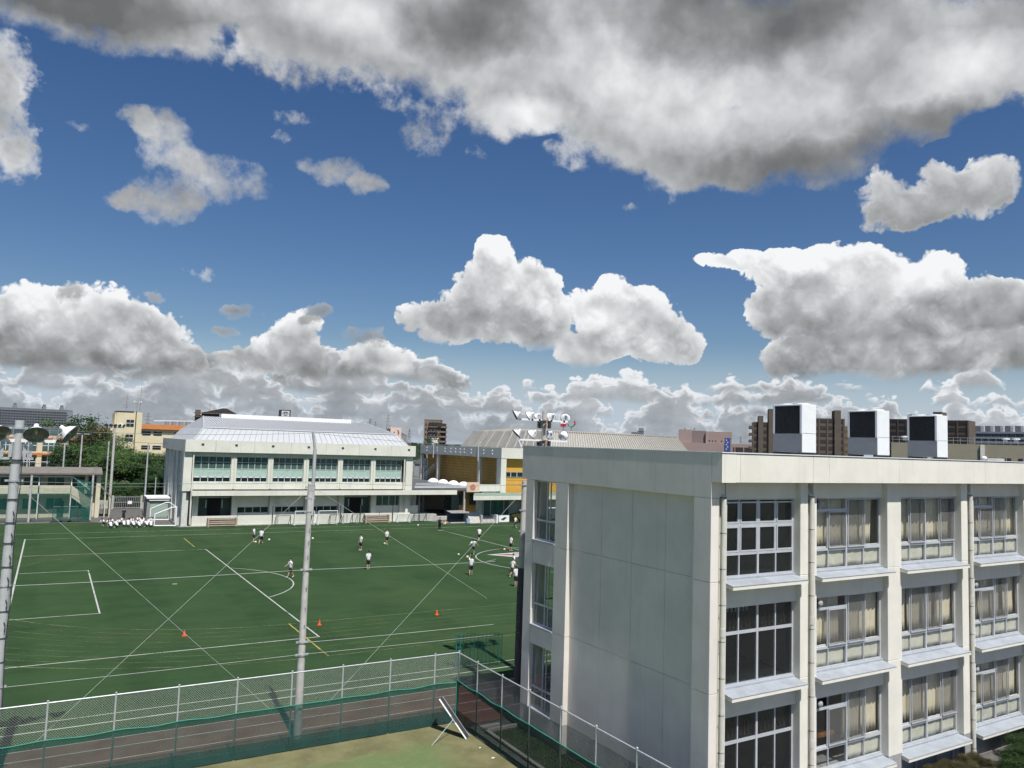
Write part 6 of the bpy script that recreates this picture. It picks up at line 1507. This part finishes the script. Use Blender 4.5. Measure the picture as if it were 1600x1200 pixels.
for k in range(10): lb_(t, 'balcony_slab', mat('pale_balcony', (.36, .38, .41), .85, .05, .2), -14, 34, -1.2, 0, 2+k*2.8, 3.0+k*2.8)
for k in range(12): lb_(t, 'party_fin', M_b1l, -14+k*4, -13.7+k*4, -1.0, 0, 0, 28.2)
for k in range(7): lb_(t, 'roof_house', M_b1l, -11+k*5.0, -8.2+k*5.0, 2, 6, 28.2, 31.6)
# -- beige block with roof rail, nearest on the right
t = far_thing('beige_block', 'beige block with row of dark windows just beyond the school roof', 'building', 128, 72, bear(128, 72)+.02)
lb_(t, 'body', M_beige, -9, 16, 0, 14, 0, 14.7); lb_(t, 'pier', M_gcream, -3.6, -3.1, -.3, 0, 0, 14.6); lb_(t, 'pier', M_gcream, 4.0, 4.6, -.3, 0, 0, 14.6)
for x in (-5.5, 5.1, 6.9, 9.2, 11.2, 13.5):
    f = lb_(t, 'window', M_bwin, x, x+1.3, -.06, 0, 11.3, 12.6); lb_(t, 'frame', M_alu, x+.6, x+.68, -.09, -.06, 11.3, 12.6, f)
for k in range(26): lb_(t, 'rail_post', M_steel, -8.8+k, -8.75+k, .2, .25, 14.7, 15.7)
for z in (15.2, 15.7): lb_(t, 'rail', M_steel, -9, 16, .19, .26, z, z+.05)
for x in (-7.0, -5.6, 7.6, 9.0): MB().lathe((x, 1.2, 15.1), (0, 0, 1), [(0, .3), (.5, .3), (.52, .62), (.72, .55), (.76, 0)], 10).obj('roof_vent', M_white, t, o=(0, 0, 0))
# -- electricity pylons on the skyline
def pylon(x, y, h, label):
    t = thing('pylon', label, 'pylon', (x, y, 0), 'pylons on the skyline'); m = M_concd; w = h*.085
    for sx in (-1, 1):
        for sy in (-1, 1): MB().tube((sx*w, sy*w, 0), (sx*w*.12, sy*w*.12, h), .16, .10, 4).obj('leg', m, t, o=(0, 0, 0))
    br = MB()
    for k in range(9):
        z0, z1 = h*k/9, h*(k+1)/9; a, b = w*(1-.88*k/9), w*(1-.88*(k+1)/9)
        for s in (-1, 1): br.tube((-a*s, -a, z0), (b*s, -b, z1), .09, seg=3); br.tube((-a, -a*s, z0), (-b, b*s, z1), .09, seg=3)
    kind(br.obj('bracing', m, t, o=(0, 0, 0)), 'stuff')
    for z, l in ((.98, .05), (.90, .10), (.80, .12), (.70, .10)): MB().tube((-h*l*.8, 0, h*z), (h*l*.8, 0, h*z), .22, seg=4).obj('arm', m, t, o=(0, 0, 0))
pylon(337.8, 846.8, 43, 'tall lattice pylon right of the gymnasium ridge'); pylon(248.8, 667, 32, 'smaller pylon farthest left of three by the gymnasium ridge'); pylon(289.3, 760, 32, 'dark narrow pylon close left of the tall one')
pylon(64.5, 661, 28, 'pylon above the orange eaves of the cream school'); pylon(437, 789, 28, 'pylon left of the ochre gymnasium roof'); pylon(456.6, 777, 30, 'pylon above the brown roof left of the floodlights'); pylon(693, 636, 31, 'pylon left of the brown flats'); pylon(280, 649, 24, 'small pylon right of the pink tower')
# -- low houses and trees filling the plain
rb = random.Random(21)
M_h = [mat('house_white', (.55, .54, .50), .8, .05, .3), mat('house_grey', (.30, .31, .33), .8, .05, .3), mat('house_tan', (.40, .33, .24), .8, .05, .3), mat('house_blue', (.22, .28, .34), .8, .05, .3)]
M_hr = [mat('tile_dark', (.07, .07, .08), .8, .1, .5), mat('tile_brown', (.14, .09, .07), .8, .1, .5), mat('sheet_blue', (.16, .23, .30), .6, .08, .5), mat('sheet_pale', (.42, .44, .45), .6, .05, .5)]
HN = ['white', 'grey', 'tan', 'pale blue']; RN = ['dark tiled', 'brown tiled', 'blue sheet', 'pale sheet']
def house(x, y, w, d, h, i, j, label):
    t = far_thing('house', label, 'house', x, y, bear(x, y)+rb.uniform(-.4, .4), 'low houses on the plain')
    lb_(t, 'wall', M_h[i], -w/2, w/2, 0, d, 0, h)
    MB().prism([(-w/2-.3, -.3, h), (w/2+.3, -.3, h), (w/2+.3, d/2, h+1.7), (-w/2-.3, d/2, h+1.7)], (0, 0, .15)).obj('roof', M_hr[j], t, o=(0, 0, 0)); MB().prism([(-w/2-.3, d+.3, h), (w/2+.3, d+.3, h), (w/2+.3, d/2, h+1.7), (-w/2-.3, d/2, h+1.7)], (0, 0, .15)).obj('roof', M_hr[j], t, o=(0, 0, 0))
    win_grid(t, (-w/4, w/4), (1.0, h-1.9), 1.4, 1.1, -.02, M_bwin)
HL = [(100, 205, 9, 3, 1, 'blue roofed low house left in the gap between the gymnasiums'), (108, 212, 6, 0, 2, 'long low building with blue roof beside the dark tree'), (122, 230, 7, 0, 3, 'white house with pale roof below the brown tower block'), (131, 228, 8, 2, 0, 'tan house with dark roof below the brown tower block'), (140, 236, 7, 1, 1, 'grey house left of the ochre gymnasium roof'), (114, 246, 6, 1, 0, 'grey house with dark roof behind the pink tower'),
      (150, 250, 8, 0, 3, 'white hall with pale roof close to the ochre gymnasium'), (240, 170, 8, 1, 0, 'grey house below the pink store'), (262, 168, 7, 0, 2, 'white house below the brown flats'), (-30, 260, 9, 1, 0, 'grey house at far left behind the cream wing'), (34, 300, 9, 0, 1, 'white house behind the orange eaves'), (170, 300, 9, 0, 0, 'white house right of the brown tower block')]
for x, y, h, i, j, l in HL: house(x, y, rb.uniform(9, 16), rb.uniform(8, 12), h-1.7, i, j, l)
tw = thing('white_chimney', 'small pale tower block standing before the brown tower block', 'tower', (139, 296, 0)); MB().box(137.6, 140.4, 295, 298, 0, 13.6).obj('shaft', mat('pale_tower', (.66, .62, .56), .8, .04, .4), tw); MB().box(137.4, 140.6, 294.8, 298.2, 13.6, 13.9).obj('cap', M_white, tw)
k = 0
for (x, y, h, r, mi, l) in ((126, 270, 14.5, 5.0, 1, 'dark tree left of the brown tower block'), (112, 262, 11, 4.2, 0, 'green tree right of the pink tower'), (98, 200, 9.5, 4.4, 1, 'dark tree close behind the gymnasium gap'), (105, 190, 8.6, 4.0, 0, 'green tree low in the gymnasium gap'), (160, 262, 12, 5, 1, 'dark tree left end of the ochre roof'), (-20, 230, 15, 6, 1, 'dark tree far left beyond the cream wing'), (-4, 235, 15.4, 6, 0, 'tree beyond the cream wing roof'), (8, 240, 16.5, 6.5, 1, 'dark tree left of the stair tower top'), (205, 300, 12.5, 5, 1, 'dark tree below the roadside sign')):
    tree(x, y, h, r, l, mi, k, 'trees on the plain', far=True); k += 1
def far_wood():
    """distant belt of trees and roofs that reads as one mass"""
    r_ = random.Random(8); v = []; f = []
    for i in range(2600):
        a = R(r_.uniform(-14, 78)); d = r_.uniform(520, 1500); h = r_.uniform(5, 9.8)*(1 if d < 900 else 1.15); w = r_.uniform(5, 14)
        x, y = math.sin(a)*d, math.cos(a)*d; px, py = math.cos(a)*w, -math.sin(a)*w
        k = 5; o = len(v)
        for j in range(k+1):
            t = j/k*2-1; v.append((x+px*t, y+py*t, 0)); v.append((x+px*t*.9, y+py*t*.9, h*(1-.55*t*t)*r_.uniform(.82, 1.1))); v.append((x+px*t*.6+math.sin(a)*4, y+py*t*.6+math.cos(a)*4, h*(1-.6*t*t)*.9))
        for j in range(k): b = o+3*j; f += [(b, b+3, b+4, b+1), (b+1, b+4, b+5, b+2)]
    mb = MB(); mb.poly(v, f); o = mb.obj('far_woods', mat('far_wood_green', (.030, .042, .028), .95, .5, .02)); return tag(kind(o, 'stuff'), 'far belt of dark trees along the horizon', 'trees')
far_wood()

# ================================================================== people, balls, cones
M_skin = mat('skin', (0.46, 0.29, 0.20), .6, .06, 8); M_shirt = mat('white_shirt', (0.76, 0.77, 0.79), .85, .04, 6); M_shorts = mat('black_shorts', (0.022, 0.023, 0.028), .8, .2, 6)
M_hair = mat('black_hair', (0.012, 0.010, 0.010), .6, .3, 20); M_shoe = mat('shoe_white', (0.62, 0.62, 0.62), .6, .1, 8); M_sock = mat('dark_sock', (0.05, .05, .06), .8, .2, 6); M_navyc = mat('navy_clothes', (0.020, 0.026, 0.045), .8, .2, 6)
PMESH = {}
def person(x, y, face, pose, label, h=1.68, group='players on the field', dark=False, dy=0):
    meshes, lo = get_pose(pose); t = thing('person', label, 'person', (x, y, 0), group)
    s = h/1.70; t.rotation_euler = (0, 0, R(face)); t.scale = (s, s, s)
    b = None
    for kk in ('body', 'shirt', 'shorts', 'hair', 'shoeL', 'shoeR', 'sockL', 'sockR', 'face'):
        m = {'body': M_skin, 'shirt': M_navyc if dark else M_shirt, 'shorts': M_navyc if dark else M_shorts, 'hair': M_hair, 'face': M_hair}.get(kk, M_shoe if kk.startswith('shoe') else (M_sock if dark or len(label) % 3 == 0 else M_shoe))
        key = (pose, kk, m.name)
        if key not in PMESH: mm = meshes[kk].copy(); mm.materials.clear(); mm.materials.append(m); PMESH[key] = mm
        o = bpy.data.objects.new({'shoeL': 'shoe', 'shoeR': 'shoe', 'sockL': 'sock', 'sockR': 'sock'}.get(kk, kk), PMESH[key]); COL.objects.link(o); o.parent = t; o.location = (0, 0, -lo)
    return t
# facing: 0 looks towards the camera side (-Y), 180 away
for a in ((21.3, 90.2, 150, 'walk', 'person in white shirt nearest the two balls left of the middle pole'), (20.9, 92.0, 60, 'stand', 'person in white shirt half hidden behind a team mate by the balls'),
          (18.7, 67.9, -75, 'stride', 'person in white shirt striding at the penalty arc left of the middle pole'), (30.2, 82.1, -80, 'stand', 'person in white shirt standing side on, first right of the middle pole'),
          (26.5, 69.8, 175, 'stand', 'larger person in white shirt seen from behind right of the middle pole'), (34.75, 85.8, 30, 'hipshand', 'person in white shirt with a ball at the feet before the right bench'),
          (46.8, 85.3, 160, 'walk', 'person in white shirt on the halfway line under the stay wire'), (40.8, 75.6, -35, 'kick', 'person in white shirt leaning far over with one leg swung back'),
          (34.2, 63.7, 150, 'throw', 'person in white shirt raising one arm, nearest left of the centre circle'), (46.2, 76.6, 100, 'stand', 'person in white shirt beside a ball at the top of the centre circle'),
          (59.4, 97.4, 20, 'walk', 'distant person in white shirt walking near the yellow green shrub'), (37.35, 61.5, 100, 'stride', 'person in white shirt stepping left in the group of three by the school corner'),
          (38.9, 63.9, 80, 'stand', 'person in white shirt farthest back in the group of three by the school corner'), (35.2, 57.3, 170, 'stand', 'person in white shirt nearest in the group of three by the school corner')):
    person(*a)
person(47.05, 97.2, -60, 'point', 'person dressed all in black holding out one arm by the dugout', 1.75, 'coaches', True)
person(9.35, 118.2, 10, 'coach', 'person in dark clothes standing behind the seated huddle', 1.75, 'coaches', True)
person(57.0, 106.2, 0, 'sitB', 'person in white shirt sitting on the terrace by the ochre gymnasium', 1.6, 'coaches')
seat = [(6.75, 113.2, 'crouch'), (7.3, 112.6, 'sitA'), (7.35, 109.7, 'crouch'), (7.9, 113.4, 'sitA'), (8.4, 112.1, 'sitB'), (8.1, 110.3, 'sitA'), (8.75, 113.6, 'sitB'), (8.95, 111.2, 'sitA'), (9.5, 112.6, 'sitA'), (9.35, 110.6, 'sitB'), (9.95, 113.4, 'sitB'), (10.0, 110.1, 'crouch'), (10.35, 112.0, 'sitA'), (10.6, 109.6, 'sitA'), (10.7, 113.9, 'sitB'), (10.95, 110.9, 'sitB'), (11.2, 112.6, 'sitA'), (11.35, 114.3, 'sitA'), (11.55, 110.4, 'sitA'), (11.8, 111.8, 'sitB'), (12.1, 113.6, 'sitA'), (12.3, 112.3, 'sitB'), (11.95, 109.9, 'sitA'), (12.45, 114.4, 'sitA')]
rs = random.Random(3)
rows_ = {}
order = sorted(range(len(seat)), key=lambda i: seat[i][0])
ORD = ['leftmost', 'second from left', 'third from left', 'fourth from left', 'fifth from left', 'sixth from left', 'seventh from left', 'eighth from left', 'ninth from left', 'tenth from left', 'eleventh from left', 'twelfth from left']
front = [i for i in order if seat[i][1] < 112.05]; back = [i for i in order if seat[i][1] >= 112.05]
for i, (x, y, po) in enumerate(seat):
    fr_ = i in front; k_ = (front if fr_ else back).index(i)
    verb = {'crouch': 'crouching', 'sitA': 'sitting bent forward', 'sitB': 'sitting upright'}[po]
    last = k_ == len(front if fr_ else back)-1
    l = 'white shirted pupil %s, %s in the %s row of the huddle' % (verb, 'rightmost' if last else ORD[k_], 'near' if fr_ else 'far')
    person(x, y, 180+rs.uniform(-50, 50) if y < 112 else rs.uniform(-70, 70), po, l, rs.uniform(1.55, 1.72), 'pupils sitting in a huddle')
# ---- training cones
M_cone = mat('cone_orange', (0.75, 0.10, 0.025), .55, .08, 4)
for (x, y, l) in ((7.75, 50.6, 'orange training cone on the left by the crossing stay wires'), (15.9, 50.2, 'orange training cone just right of the middle pole'), (24.25, 50.0, 'orange training cone on the right towards the school building')):
    c = thing('training_cone', l, 'cone', (x, y, 0), 'orange cones on the near side of the field')
    MB().box(x-.12, x+.12, y-.12, y+.12, .005, .035).obj('base', M_cone, c); MB().lathe((x, y, .03), (0, 0, 1), [(0, .095), (.02, .088), (.30, .022), (.32, .02), (.32, 0)], 14).obj('cone', M_cone, c, smooth=True)
# ---- footballs
M_ball = mat('ball_yellow', (0.70, 0.52, 0.10), .5, .35, 12, tint=(.80, .76, .66)); M_ballw = mat('ball_white', (0.72, 0.70, 0.66), .5, .15, 14)
def ico(r):
    bm = bmesh.new(); bmesh.ops.create_icosphere(bm, subdivisions=2, radius=r); me = bpy.data.meshes.new('ball'); bm.to_mesh(me); bm.free()
    for p_ in me.polygons: p_.use_smooth = True
    return me
BM = {}
for (x, y, w, l) in ((20.9, 91.0, 0, 'yellow ball left of the pair by the middle pole'), (22.8, 92.6, 1, 'pale ball right of the pair left of the middle pole'), (27.9, 92.4, 1, 'pale ball just right of the middle pole'), (34.4, 85.6, 0, 'yellow ball at the feet of the person before the right bench'), (46.4, 103.0, 1, 'white ball lying below the right end of the gymnasium terrace'), (45.6, 77.0, 0, 'yellow ball at the top of the centre circle'), (38.7, 75.0, 0, 'yellow ball in front of the kicking person')):
    if w not in BM: BM[w] = ico(.13); BM[w].materials.append(M_ballw if w else M_ball)
    o = bpy.data.objects.new('football', BM[w]); COL.objects.link(o); o.location = (x, y, .135); tag(o, l, 'ball', 'footballs on the field')
o = bpy.data.objects.new('football', BM[0]); COL.objects.link(o); o.location = (34.0, 64.1, 1.62); tag(o, 'yellow ball in the air by the raised arm near the centre circle', 'ball', 'footballs on the field')
